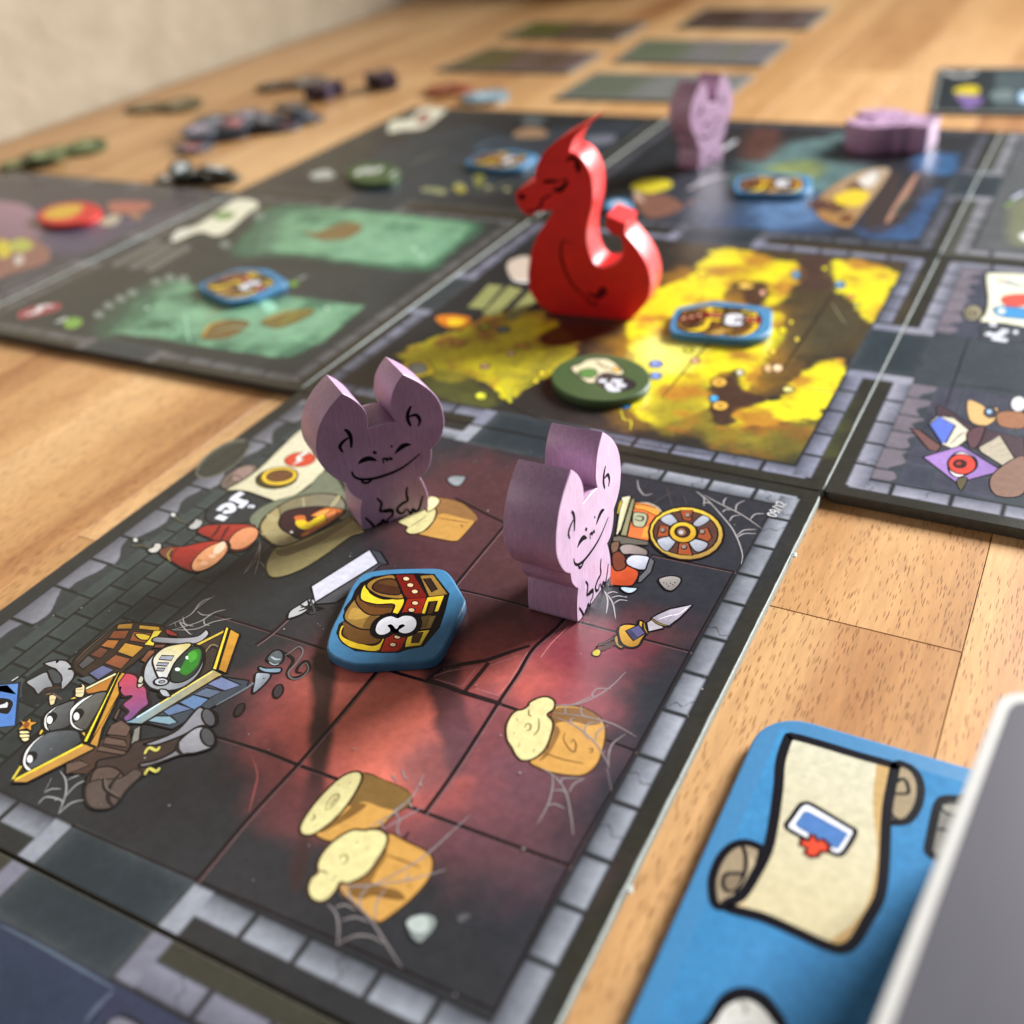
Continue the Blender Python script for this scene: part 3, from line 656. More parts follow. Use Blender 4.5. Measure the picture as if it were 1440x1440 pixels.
# hams on hooks
k = Ink(0, org, 4, crop=cA)
k.line('975,25 1010,50 1060,65', .018, (90, 84, 70)); k.dot(975, 18, 16, 12, (206, 206, 200), .008); k.shape('1060,85 1090,60 1100,42 1140,52 1135,75 1110,95 1075,100', (176, 176, 172), .014)
k.shape('1110,110 1150,80 1250,70 1400,72 1440,90 1440,160 1380,215 1300,220 1200,160 1130,130', (166, 56, 44), .018, grad=((0, 1), (130, 40, 34))); k.ell(1370, 150, 95, 52, -30, (214, 142, 98), .014); k.line('1180,160 1220,110 1240,75', .03, (80, 30, 28)); k.line('1240,165 1270,110 1290,80', .03, (80, 30, 28))
k.line('745,185 760,195 800,190 850,205', .018, (96, 88, 64)); k.dot(763, 160, 15, 12, (212, 210, 200), .008)
k.shape('830,215 860,200 870,180 905,180 910,200 890,225 850,232', (196, 194, 184), .016)
k.shape('895,225 940,200 1030,195 1150,170 1260,165 1292,185 1280,230 1200,290 1130,335 1080,338 1010,310 950,270', (172, 56, 42), .020, grad=((0, 1), (128, 36, 34)))
k.shape('895,225 940,200 975,200 940,265', (110, 62, 50), .012); k.line('975,205 945,240 960,280', .02, (150, 132, 60)); k.line('1000,205 970,245 960,275', .014, (60, 30, 24))
k.ell(1180, 255, 122, 52, -35, (222, 156, 108), .016, (70, 30, 24)); k.ell(1235, 205, 45, 22, -45, (240, 208, 176), 0); k.dot(1195, 250, 22, 12, (238, 190, 150)); k.dot(1150, 290, 24, 12, (236, 180, 140)); k.dot(1120, 275, 18, 10, (208, 134, 88))
k.build('printed_ham', root)
# axe, blue die, star, barrels, crates, helmets, bag
k = Ink(0, org, 4, crop=q6)
k.shape('200,590 330,480 450,430 560,500 620,640 520,680 400,760 260,790 190,740', (34, 38, 40), 0)
k.shape('370,440 430,420 480,410 480,430 500,410 560,415 600,450 610,470 580,485 630,495 625,550 590,600 520,660 510,600 500,540 470,490 420,470', (190, 192, 194), .018, grad=((1, 1), (150, 152, 156)))
k.shape('400,500 450,485 510,530 520,590 470,610 420,580', (70, 74, 78), .012)
k.shape('220,600 280,560 390,510 420,560 450,630 380,650 320,700 280,650', (168, 172, 174), .016, grad=((1, 0), (128, 130, 134)))
k.line('350,680 420,650 520,640', .03, (62, 46, 36)); k.line('390,700 430,690', .035, (130, 96, 62))
k.shape('410,720 440,700 480,715 470,750 460,780 420,790', (222, 206, 158), .014); k.line('420,750 465,740', .01); k.line('445,690 520,740', .04, (104, 78, 74))
k.build('printed_axe', root)
k = Ink(0, org, 4, crop=q6)
k.shape('-200,640 165,600 135,960 -100,990', (82, 128, 196), .022, (26, 36, 56), sm=False); k.shape('-160,645 150,612 140,700 60,620', (98, 144, 208), 0, sm=False)
k.shape('-20,740 60,735 105,760 105,800 70,860 20,860 -20,840', (18, 18, 22), 0); k.shape('0,790 45,775 55,762 70,775 60,810 -10,815', (222, 222, 226), 0, sm=False)
k.line('100,585 155,550', .03, (200, 210, 214)); k.build('printed_blue_sign', root)
k = Ink(0, org, 6, crop=q6)
k.shape('150,1005 190,960 180,930 225,930 262,900 265,930 320,935 270,965 265,1010 225,990', (206, 150, 56), .014, sm=False); k.shape('195,975 215,935 250,940 245,970 220,985', (140, 76, 30), 0)
for p in ('170,1010 240,1010 250,1030 170,1035', '168,1040 245,1038 250,1060 175,1068', '180,1072 248,1065 240,1090 200,1100'): k.shape(p, (230, 218, 160), .010)
k.build('printed_star_charm', root)
k = Ink(0, org, 4, crop=q6)
k.shape('630,400 800,250 1000,110 1130,95 1360,120 1420,200 1300,300 1050,500 900,600 650,520', (54, 42, 34), .016, (22, 18, 16))
br = [('1000,110 1125,100 1110,150 985,150', (206, 150, 60)), ('960,165 1095,160 1055,235 915,230', (150, 84, 48)), ('910,240 1010,245 960,320 850,295', (200, 126, 60)), ('850,300 920,325 850,400 760,370', (120, 72, 52)), ('745,375 810,410 700,490 660,455', (92, 90, 92)),
      ('1185,115 1350,130 1345,170 1170,150', (216, 166, 60)), ('1130,170 1290,185 1240,270 1090,250', (160, 92, 52)), ('1060,265 1215,300 1120,390 990,345', (216, 160, 62)), ('980,365 1105,400 1020,490 880,440', (150, 88, 56)), ('870,455 965,495 830,580 750,525', (108, 112, 152)), ('760,540 820,585 760,620 660,570', (84, 92, 98)), ('1255,330 1330,330 1240,440 1185,415', (136, 84, 58)), ('1310,280 1400,280 1380,310 1300,310', (120, 72, 52))]
for p, c in br: k.shape(p, c, .014, sm=False, grad=((1, 1), tuple(int(v*.82) for v in c)))
for p in ('1130,95 1070,190 900,370 640,530', '1165,110 1080,260 960,380 760,520'): pass
k.line('640,420 760,300 960,130', .008, (112, 96, 84)); k.line('660,430 760,330 960,160', .006, (96, 84, 74))
k.build('printed_barrel', root)
k = Ink(0, org, 40, crop=q6)
k.shape('1000,530 1080,520 1150,540 1190,600 1240,650 1250,720 1260,780 1200,830 1150,880 1110,920 1060,935 1035,900 1080,850 1030,790 1110,720 1040,720 1000,660 990,590', (196, 70, 80), .024, (40, 24, 30), grad=((1, 1), (110, 78, 130)))
k.shape('1170,560 1210,540 1220,600 1190,640 1160,640', (190, 186, 160), .012); k.shape('1340,690 1400,665 1440,690 1390,730 1350,720', (176, 180, 184), .014)
k.build('printed_red_plume', root)
k = Ink(0, org, 4, crop=cA)
k.shape('760,690 800,685 850,700 840,720 790,720', (222, 190, 60), .012); k.shape('865,670 915,668 890,700 865,755 810,750 840,715', (226, 206, 66), .014, sm=False)
k.shape('880,705 1000,710 1110,700 1160,665 1175,690 1130,730 1060,745 870,735', (176, 176, 180), .016, grad=((0, 1), (130, 130, 134)))
k.shape('940,660 1000,690 980,700 935,685', (140, 50, 44), .01)
k.build('printed_sabre', root)
k = Ink(0, org, 14, crop=cA)
# right crate: inside, gold rim, blue planks
k.shape('870,780 1090,750 1285,650 1210,890 960,1010', (58, 48, 42), .014, sm=False); k.line('1160,790 1200,760 1220,775', .02, (30, 26, 24)); k.line('1150,800 1190,750 1230,760', .012, (140, 120, 90)); k.line('1145,830 1150,870', .02, (120, 104, 80))
k.shape('1090,750 1270,660 1275,675 1100,765', (206, 176, 70), .012, sm=False)
k.shape('750,1190 850,1140 1210,895 1255,930 1400,950 1390,990 1180,1110 970,1225 830,1190', (62, 70, 78), .016, sm=False)
for p, c in (('1250,930 1355,975 1265,1010 1160,970', (112, 124, 160)), ('1160,990 1250,1010 1180,1050 1090,1030', (90, 104, 124)), ('1090,1030 1175,1055 1100,1120 1010,1075', (98, 128, 166)), ('1000,1080 1080,1110 950,1150 910,1120', (96, 116, 150)), ('880,1150 960,1150 1000,1185 950,1200 830,1180', (128, 160, 172))): k.shape(p, c, .014, sm=False)
k.line('1215,1090 1400,985 1420,960', .02, (110, 116, 124))
k.shape('1270,650 1290,655 1220,890 1195,885', (230, 204, 60), .014, sm=False); k.shape('1295,660 1352,690 1275,910 1225,890', (206, 152, 54), .018, sm=False, grad=((1, 1), (170, 118, 44)))
k.shape('740,1170 1195,888 1255,915 1230,930 800,1195 690,1190', (176, 150, 74), .018, sm=False, grad=((-1, 0), (106, 156, 180))); k.line('770,1160 1195,900', .014, (232, 214, 96), False, 0); k.line('770,1160 900,1080', .014, (206, 226, 232), False, 0)
k.build('printed_crate', root)
k = Ink(0, org, 60, crop=cA)
k.shape('805,930 820,860 880,790 960,755 1060,745 1140,770 1150,850 1110,930 1030,990 940,1010 860,1000 820,970', (128, 132, 136), .022, grad=((-1, 0), (176, 180, 184)))
k.shape('870,890 860,830 910,775 980,750 1080,745 1000,830 960,900 930,960 900,950', (206, 208, 212), .016, grad=((0, -1), (210, 196, 120)))
for p in ('910,810 980,812 965,838 895,832', '890,850 950,852 940,870 880,866', '885,880 930,882 920,898 882,896'): k.shape(p, (150, 154, 166), .012, sm=False)
k.shape('970,880 1010,820 1080,760 1140,775 1135,850 1090,920 1020,960 960,950', (44, 54, 48), .016); k.shape('1030,860 1070,790 1120,775 1130,810 1110,870 1050,920 1010,900', (48, 120, 40), 0); k.dot(1058, 822, 14, 10, (236, 244, 236)); k.dot(1000, 888, 15, 10, (226, 236, 226)); k.shape('1060,800 1100,785 1110,820 1070,850', (70, 156, 52), 0)
k.ell(908, 957, 42, 22, -5, (188, 192, 198), .018); k.ell(912, 958, 18, 8, -5, (130, 134, 140), .008); k.shape('900,1000 940,1005 960,1040 920,1040 900,1020', (168, 172, 176), .014)
k.shape('775,960 790,925 810,935 800,965', (186, 182, 160), .012)
k.build('printed_helmet', root)
k = Ink(0, org, 14, crop=q6)
k.shape('700,1170 1090,960 1110,1100 1060,1300 800,1380 540,1370 600,1250', (70, 52, 44), .012, sm=False)
for p in ('940,960 1030,920 1110,980 1070,1060 900,1040', '900,1060 1060,1090 1070,1150 870,1120', '850,1135 1090,1190 1060,1220 820,1180', '960,900 1000,820 1020,830 980,930', '560,1290 680,1260 760,1300 560,1380'): k.shape(p, (98, 78, 68), .012, sm=False)
k.shape('1130,1000 1190,970 1180,1080 1120,1160 1100,1140', (132, 132, 122), .014, sm=False)
k.shape('700,660 960,520 1010,510 720,1110 240,1350 110,1440 180,1310 330,1050 400,900', (40, 36, 32), .012, sm=False)
k.shape('720,670 960,545 960,560 900,680 740,700', (176, 116, 50), .012, sm=False); k.line('710,665 980,530', .02, (226, 220, 170), False, 0)
for p in ('590,745 640,720 640,740', '330,1040 350,1000 370,1010 350,1040', '690,1030 720,1025 720,1060'): k.shape(p, (222, 190, 70), .008)
k.shape('635,690 640,650 690,640 680,618 720,630 705,720 640,725', (224, 206, 158), .012); k.line('645,665 700,660', .01); k.line('640,695 700,690', .01)
k.shape('590,900 600,820 680,740 780,700 900,680 890,750 800,900 730,1005 650,990 600,950', (104, 104, 98), .02, grad=((1, 0), (72, 70, 64)))
k.shape('370,960 380,880 450,820 560,770 640,760 600,860 600,960 480,1010 400,1010', (96, 98, 98), .02, grad=((1, 0), (60, 62, 62)))
k.shape('195,1280 220,1180 300,1080 420,1020 560,1000 660,1010 690,1070 690,1110 500,1230 260,1340 220,1330', (92, 98, 102), .022, grad=((1, 0), (52, 54, 56)))
for a, b in (('590,900 600,830 690,750 800,700 700,770 625,850 615,930 660,985 740,1010 650,1000 600,960', (648, 885)), ('372,960 385,885 450,825 520,780 440,850 410,920 400,970 420,1008 390,1000', (422, 915)), ('195,1290 215,1190 300,1090 400,1030 300,1110 235,1210 225,1290 270,1340 230,1345', (255, 1245))):
    k.shape(a, (232, 232, 230), .008)
    k.shape([(x_/6, y_/6+860) for x_, y_ in ((b[0]-10, b[1]-50), (b[0]+40, b[1]-60), (b[0]+65, b[1]-30), (b[0]+40, b[1]+20), (b[0]-20, b[1]+55), (b[0]-30, b[1]))], (24, 24, 24), 0); k.ell(b[0], b[1]+5, 28, 36, 10, (236, 236, 236), .006)
k.shape('1000,510 1015,515 740,1105 705,1100', (236, 222, 50), .014, sm=False); k.shape('1020,640 1020,700 870,990 830,1145 750,1120', (206, 156, 60), .018, sm=False, grad=((0, 1), (190, 136, 60)))
k.shape('1030,520 1060,530 1000,610 1010,700 760,1120 1000,560', (196, 140, 52), .010, sm=False)
k.shape('120,1425 710,1120 800,1150 790,1170 230,1450 110,1450', (186, 138, 66), .018, sm=False); k.line('130,1425 700,1128', .02, (232, 214, 60), False, 0); k.line('110,1420 180,1310', .018, (216, 196, 70), False, 0)
k.build('printed_crate', root)
k = Ink(0, org, 14, crop=cA)
k.shape('540,1440 560,1400 700,1370 760,1300 900,1270 1010,1250 1000,1350 860,1440 760,1520 640,1570 560,1540 480,1560 500,1480', (62, 50, 46), .018)
k.shape('500,1540 540,1450 640,1440 700,1500 640,1590 540,1600 490,1590', (90, 74, 66), .014); 
k.shape('810,1310 870,1290 1000,1230 1110,1110 1150,1110 1220,1140 1210,1200 1120,1210 1030,1260 880,1315', (140, 140, 146), .020); k.ell(1175, 1160, 36, 52, -25, (84, 84, 88), .014)
k.shape('790,1420 880,1400 980,1350 1010,1290 1110,1215 1190,1230 1215,1290 1190,1330 1100,1360 1020,1370 880,1420 800,1440', (166, 168, 174), .020, grad=((0, 1), (110, 104, 106))); k.ell(1170, 1270, 38, 55, -25, (80, 80, 84), .014)
k.line('1005,1290 1000,1340 1030,1370', .03, (40, 34, 34))
for d in (0, 118):
    k.line([(x_/4, (y_+d)/4+720) for x_, y_ in ((815, 1365), (840, 1330), (880, 1345), (900, 1325))], .035, (50, 44, 24), True, .3); k.line([(x_/4, (y_+d)/4+720) for x_, y_ in ((815, 1365), (840, 1330), (880, 1345), (900, 1325))], .022, (212, 202, 100), True, .3)
k.build('printed_boots', root)
k = Ink(0, org, 40, crop=cB)
k.shape('480,130 500,90 560,70 680,60 760,10 800,40 720,120 640,220 540,235 490,200', (88, 76, 70), .014, (40, 34, 32)); k.line('580,60 600,130 690,185', .03, (36, 30, 30)); k.line('680,30 620,110 610,180 640,225', .03, (36, 30, 30)); k.line('590,60 605,120 680,170', .01, (110, 100, 92))
k.build('printed_bag', root)

def scroll_print(root, org, pts, icon, crop, z=4):
    k = Ink(0, org, z, crop=crop); k.shape(pts, (222, 220, 196), .03, (50, 48, 40)); 
    for f in icon: f(k)
    k.build('printed_scroll', root)
# ================================================================== gold tile
root, org = tile(0, -1, 'room tile printed with heaps of yellow gold, under the red dragon')
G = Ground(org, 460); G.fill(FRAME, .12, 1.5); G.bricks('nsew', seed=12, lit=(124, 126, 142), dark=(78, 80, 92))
G.rect(0, 0, 5, 5, (48, 44, 40), .02)
G.soft('560,430 700,330 760,330 740,440 640,500 520,520', (30, 34, 38), .5, .9)
G.soft('980,340 1270,360 1240,480 1180,500 1100,500 1080,430 980,380', (74, 62, 40), .5, .9, .1)
G.soft('640,560 760,600 900,600 1130,650 1180,560 1000,600 760,560', (44, 44, 42), .4, .8)
G.soft('850,480 960,380 1060,420 1120,480 1050,560 940,560 900,600 840,520', (150, 110, 40), .7, .9, .3)
G.soft('1000,600 1120,610 1180,560 1160,640 1050,640', (84, 86, 44), .4, .8, .15)
Y1, Y2 = (222, 208, 40), (178, 128, 44)
gw = dict(soft=.07, wob=.10, wsc=7, col2=Y2)
G.soft('560,500 600,480 650,462 700,440 760,440 800,470 812,490 790,520 740,530 720,545 716,565 700,550 670,530 640,540 590,520', Y1, alpha=.95, **gw)
G.soft('690,500 740,485 805,482 790,520 750,535 722,560 700,530', (190, 176, 44), .08, .9, .08, 8, col2=(140, 134, 44))
G.soft('600,520 660,530 700,560 680,575 620,560 590,540', (90, 92, 42), .2, .7, .1)
G.soft('985,372 1010,350 1040,352 1075,360 1130,375 1120,400 1095,425 1075,430 1050,400 1025,400 1010,425 985,420 970,395', Y1, alpha=.95, **gw)
G.soft('1165,380 1185,365 1230,368 1262,385 1250,410 1240,440 1225,450 1200,425 1175,405', Y1, alpha=.95, **gw)
G.soft('900,420 960,395 1010,420 1095,440 1105,460 1100,480 1085,500 1072,530 1050,548 1035,535 1022,520 1000,540 990,575 960,585 930,600 885,570 905,520 880,480', Y1, alpha=.97, **gw)
G.soft('900,480 960,470 990,490 960,520 900,520', (238, 232, 120), .3, .85, .1, col2=(232, 214, 60))
G.soft('1120,530 1150,512 1185,505 1188,535 1170,570 1140,590 1060,600 1030,600 1035,580 1060,565 1100,565', Y1, alpha=.95, **gw)
G.soft('940,560 990,540 1010,580 1060,600 1140,600 1110,640 1000,620 920,600', (140, 124, 44), .3, .8, .2, col2=(176, 116, 44))
G.soft('760,470 800,455 860,460 850,470 800,485 765,485', (70, 34, 18), .06, .95, .03)
G.soft('1018,530 1040,520 1045,548 1080,560 1060,570 1035,575 1030,595 1005,598 1000,575 1010,560 995,548', (66, 46, 40), .06, .95, .06, 8)
G.soft('1045,405 1075,395 1080,420 1060,432 1050,425', (74, 50, 40), .08, .95, .05, 8)
G.soft('1130,360 1165,362 1170,400 1150,410 1125,400', (70, 50, 42), .1, .9, .04)
G.soft('1100,470 1140,440 1200,440 1190,480 1120,500', (70, 64, 46), .4, .8, .1)
G.soft('1060,660 1110,600 1150,620 1130,650', (60, 54, 36), .3, .5, .1)
G.mul(.16, 6, 4); G.mul(.14, 22, 14); G.build(root)
k = Ink(0, org, 3)
for p in ('640,545 700,560 760,590 900,625 1000,640', '930,560 1000,480 1100,400', '1100,520 1140,460 1190,385', '720,330 700,380 640,430'): k.line(p, .022, (28, 24, 20))
k.line('1130,545 1180,552 1210,555', .014, (96, 92, 84)); k.build('printed_floor_joints', root)
k = Ink(0, org, 8, crop=q7)
for x_, y_, rx, ry, c in ((460,478,32,20,(178,176,60)),(498,538,30,18,(196,150,120)),(265,558,42,22,(120,140,170)),(262,628,38,20,(96,132,180)),(85,802,32,24,(56,130,190)),(612,765,30,22,(70,150,200)),(765,610,26,20,(190,184,160)),(935,585,32,26,(196,160,110)),(990,583,34,24,(226,190,150)),(1052,710,36,18,(196,190,120)),(1070,310,18,14,(200,180,60)),(1105,412,18,16,(196,180,70)),(1100,28,28,24,(90,130,160)),(1360,88,34,22,(90,130,160)),(900,135,20,18,(200,150,130)),(540,40,28,14,(210,180,50)),(800,95,50,16,(206,170,80)),(1270,-10,18,12,(206,196,50)),(960,485,24,20,(220,180,60)),(1425,160,22,12,(214,140,80)),(1460,210,18,12,(190,190,90)),(1020,360,26,20,(214,196,40))):
    k.ell(x_, y_, rx, ry, 0, c, .016, (62, 44, 26)); k.dot(x_-rx*.2, y_-ry*.25, rx*.35, ry*.35, tuple(min(255, int(v_*1.25)) for v_ in c))
for x_, y_ in ((640,668),(648,808)):
    k.ell(x_, y_, 50, 28, 0, (206, 160, 60), .02, (90, 60, 24)); k.ell(x_, y_, 30, 16, 0, (186, 136, 44), .014, (236, 200, 110))
k.crop = g5
for x_, y_, rx, ry, c in ((168,462,28,16,(190,150,120)),(315,390,22,14,(206,160,130)),(398,345,26,18,(206,170,80)),(145,628,34,20,(206,210,60)),(490,500,22,14,(226,200,60)),(455,545,18,12,(226,200,60)),(170,238,34,18,(160,170,40)),(1130,448,38,22,(110,130,190)),(1130,515,32,20,(110,140,200)),(955,675,36,26,(50,140,210)),(-5,220,5,5,(200,200,60)),(270,255,40,18,(90,110,110))):
    k.ell(x_, y_, rx, ry, 0, c, .016, (52, 40, 22)); k.dot(x_-rx*.2, y_-ry*.25, rx*.35, ry*.35, tuple(min(255, int(v_*1.25)) for v_ in c))
k.build('printed_coins', root)
k = Ink(0, org, 20, crop=g4)
k.shape('850,185 930,170 1040,185 1045,220 1000,250 920,245 870,220', (206, 120, 30), .01, (90, 40, 10)); k.shape('920,200 980,195 1020,210 980,235 930,230', (246, 206, 40), 0)
k.shape('660,440 810,420 850,500 700,540', (222, 196, 36), .014, sm=False); k.shape('700,455 780,445 800,490 725,505', (150, 150, 140), .014)
for p in ('1030,130 1150,0 1230,10 1120,140', '1110,170 1260,10 1340,30 1190,180', '1230,190 1380,40 1430,80 1300,200'): k.shape(p, (138, 140, 86), 0, sm=False)
for p in ('940,350 960,310 1010,320 1000,340', '1290,350 1320,330 1370,340 1350,360'): k.shape(p, (206, 150, 60), .012, (110, 60, 20))
k.line('1110,490 1150,540 1200,560 1250,590 1260,650 1275,665 1265,600 1340,590 1400,560 1430,530', .02, (206, 200, 60))
k.crop = g5; k.line('930,700 950,760 990,770 985,820', .02, (206, 196, 60)); k.build('printed_treasure', root)
k = Ink(0, org, 30, crop=t2); k.shape('700,1110 780,1080 810,1120 790,1190 720,1180', (190, 176, 160), .012); k.line('720,1180 780,1190 800,1150', .05, (214, 216, 214)); k.build('printed_skull_heap', root)
k = Ink(0, org, 30, crop=t3)
for p in ('80,1165 160,1130', '630,1280 660,1330 690,1370'): k.line(p, .012, (150, 140, 110))
k.build('printed_scratches', root)

# ================================================================== green pool tile
root, org = tile(-1, -1, 'room tile printed with green slime pools, left of the gold tile')
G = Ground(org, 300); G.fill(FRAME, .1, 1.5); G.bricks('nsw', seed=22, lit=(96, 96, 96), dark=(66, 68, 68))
G.rect(0, 0, 5, 5, (40, 47, 46), .02)
G.soft('560,400 700,330 620,330 560,370 380,380 360,400 520,450', (48, 54, 54), .3, .8)
gp = dict(soft=.08, wob=.05, wsc=5)
G.soft('330,358 352,322 382,292 480,288 600,305 676,315 640,350 600,380 500,372 420,360', (62, 112, 84), .25, .8, .06)
G.soft('362,350 372,320 395,300 480,292 600,307 668,316 636,345 598,374 480,364', (112, 158, 122), alpha=.95, col2=(70, 116, 88), sm=False, **gp)
G.soft('420,318 560,322 640,330 600,368 470,360', (126, 172, 138), .3, .6, .1)
G.soft('150,470 190,425 230,398 260,392 300,420 350,426 400,415 470,425 512,430 455,480 405,504 300,490 200,472', (110, 156, 122), alpha=.95, col2=(68, 112, 86), sm=False, **gp)
G.soft('250,440 330,430 440,436 470,440 420,480 300,480', (126, 172, 138), .3, .6, .1)
G.soft('130,470 170,420 230,390 250,400 200,430 160,478', (60, 92, 72), .3, .7, .05)
G.soft('345,350 380,300 400,300 390,330 380,355', (70, 100, 84), .3, .7)
G.mul(.2, 5, 14); G.build(root)
k = Ink(0, org, 4, crop=q1)
k.shape('560,545 790,430 830,440 590,560', (104, 104, 98), 0, sm=False); k.shape('640,560 850,440 890,455 680,575', (104, 100, 98), 0, sm=False); k.shape('720,570 940,445 975,460 760,585', (104, 104, 98), 0, sm=False)
for i in range(7):
    k.line([((300+i*22+x_)/3.6, (720-i*14+y_)/3.6+220) for x_, y_ in ((0, 0), (90, -30), (200, -60), (330, -60))], .03, (42, 42, 38), True, .3)
for x_, y_ in ((670,690),(610,720),(550,755),(500,800),(790,635),(860,615),(930,620),(1310,300),(1140,445)): k.dot(x_, y_, 28, 18, (120, 130, 120))
k.shape('105,780 280,740 300,775 110,825', (150, 70, 76), .01); k.line('130,800 190,785 210,760 270,755', .10, (224, 218, 216))
k.shape('330,830 380,815 420,835 380,870 330,865', (120, 160, 70), 0); k.line('280,840 310,830 340,815', .07, (200, 206, 200))
k.shape('1020,920 1060,860 1140,830 1230,830 1260,850 1200,900 1120,925', (112, 90, 50), .014, (50, 50, 30)); k.line('1020,915 1070,850 1150,830', .04, (190, 150, 50))
k.shape('1320,840 1400,800 1480,780 1560,770 1590,790 1500,840 1400,870', (112, 100, 50), .014, (50, 50, 30)); k.line('1330,830 1420,795 1500,780', .03, (200, 160, 50))
k.shape('1270,270 1340,265 1400,250', (104, 100, 60), 0)
k.crop = t1; k.shape('1270,975 1340,980 1440,940 1530,950 1480,1000 1380,1015 1320,1000', (120, 100, 60), .014, (70, 80, 50)); k.shape('1100,1280 1140,1270 1170,1300 1130,1320', (150, 206, 176), 0)
k.line('700,1340 760,1390 720,1430', .02, (130, 190, 150)); k.line('780,1310 790,1400 800,1440', .02, (150, 200, 170)); k.line('1180,1370 1240,1330 1330,1300', .03, (150, 150, 60)); k.line('860,1340 940,1300 1020,1290', .03, (170, 130, 60))
for p_ in ('1500,930 1560,960 1640,950', '1370,1010 1460,1020 1500,1000', '560,1380 640,1340 700,1350', '900,1400 1000,1380 1100,1400'): k.line(p_, .016, (158, 206, 170))
for x_, y_ in ((1750, 1050), (1780, 1078), (980, 1270), (1380, 1300), (620, 1300)): k.dot(x_, y_, 9, 5, (196, 220, 200))
k.shape('1215,1195 1240,1185 1260,1195 1240,1210', (110, 150, 60), 0); k.line('1255,1180 1290,1165', .07, (196, 206, 196))
k.build('printed_pond_things', root)
scroll_print(root, org, '720,1010 750,970 830,950 960,860 1000,840 1070,845 1095,870 1050,900 960,980 900,995 840,980 740,1020', [lambda k: k.ell(945, 910, 48, 18, -5, (120, 150, 90), 0), lambda k: k.line('725,1010 770,985 800,970', .12, (206, 210, 210))], t1, 20)

# ================================================================== purple room at the far left
root, org = tile(-2, -1, 'room tile with a pink ogre print at the left edge of the photo')
G = Ground(org, 200); G.fill(FRAME, .1, 1.5); G.bricks('ens', seed=32, lit=(104, 104, 110), dark=(72, 72, 80)); G.rect(0, 0, 5, 5, (54, 54, 66), .03)
G.soft('0,300 80,300 140,320 110,350 0,350', (96, 84, 104), .4, .7); G.soft('60,330 220,300 300,300 200,350 100,360', (78, 74, 98), .5, .7); G.mul(.2, 4, 5); G.build(root)
k = Ink(0, org, 4, crop=t1)
k.shape('-60,860 60,855 130,880 180,950 150,1000 0,1010 -60,980', (160, 122, 138), 0, grad=((0, 1), (128, 100, 116)))
k.shape('460,855 560,850 640,860 600,890 480,900', (170, 100, 84), 0); k.shape('420,930 480,905 510,920 480,950 430,950', (180, 172, 150), 0); k.shape('540,900 600,900 580,930', (150, 110, 80), 0)
k.shape('-60,1000 40,1010 130,1000 210,1060 190,1110 60,1150 -40,1170', (140, 96, 84), 0); k.shape('-20,1040 20,1010 50,1060 10,1090', (206, 190, 50), 0); k.shape('40,1030 90,1005 140,1030 110,1060 60,1060', (176, 180, 80), 0); k.shape('60,1090 90,1075 100,1100 70,1120', (200, 190, 180), 0)
k.line('0,1230 90,1170 220,1110', .05, (96, 96, 90)); k.build('printed_ogre', root)

# ================================================================== dark room beyond the green one
root, org = tile(-1, -2, 'dark grey room tile under a chest token, far left of the dragon')
G = Ground(org, 220); G.fill(FRAME, .1, 1.5); G.bricks('s', seed=42, lit=(70, 70, 66), dark=(48, 50, 48)); G.rect(-.15, -.15, 5, 5, (36, 39, 42), .05)
G.soft('500,240 560,200 640,180 720,190 740,230 640,280 520,280', (44, 56, 64), .6, .7); G.soft('420,240 480,200 520,200 480,260', (54, 56, 46), .5, .7); G.soft('700,200 860,170 900,180 820,230', (54, 62, 70), .5, .7); G.mul(.3, 4, 3); G.build(root)
k = Ink(0, org, 4, crop=t2)
k.shape('730,560 780,540 830,540 870,560 850,580 740,580', (150, 120, 92), 0); k.shape('760,500 800,488 850,495 850,520 780,525', (84, 92, 92), 0); k.shape('1030,580 1150,570 1140,600 1060,610', (110, 112, 122), 0)
k.line('1150,650 1250,560 1330,510', .04, (92, 96, 96)); k.line('1170,640 1280,560', .05, (62, 66, 66)); k.shape('340,800 380,790 440,800 420,820', (130, 136, 96), 0); k.shape('470,790 500,770 530,800 500,815', (150, 140, 60), 0); k.shape('560,740 600,730 600,770 570,790', (120, 120, 60), 0)
k.shape('-130,735 -60,715 -30,745 -110,755', (176, 178, 170), 0); k.line('560,820 640,800 700,770 760,780', .04, (110, 116, 96))
for p_, c_ in (('560,640 620,600 700,590', (70, 96, 112)), ('640,720 760,700 820,720', (90, 110, 124)), ('880,640 960,620 1020,640', (96, 106, 120)), ('300,690 360,660 420,650', (84, 86, 74)), ('480,560 560,540 600,550', (60, 72, 80))): k.line(p_, .10, c_)
for x_, y_ in ((350, 800), (430, 810), (500, 780), (620, 790), (700, 800), (900, 720)): k.dot(x_, y_, 14, 8, (150, 150, 110))
k.build('printed_cave_things', root)
scroll_print(root, org, '195,545 210,510 290,500 340,455 440,460 430,480 350,540 260,550 200,560', [lambda k: k.ell(345, 500, 34, 20, -30, (150, 100, 90), 0)], t2, 20)

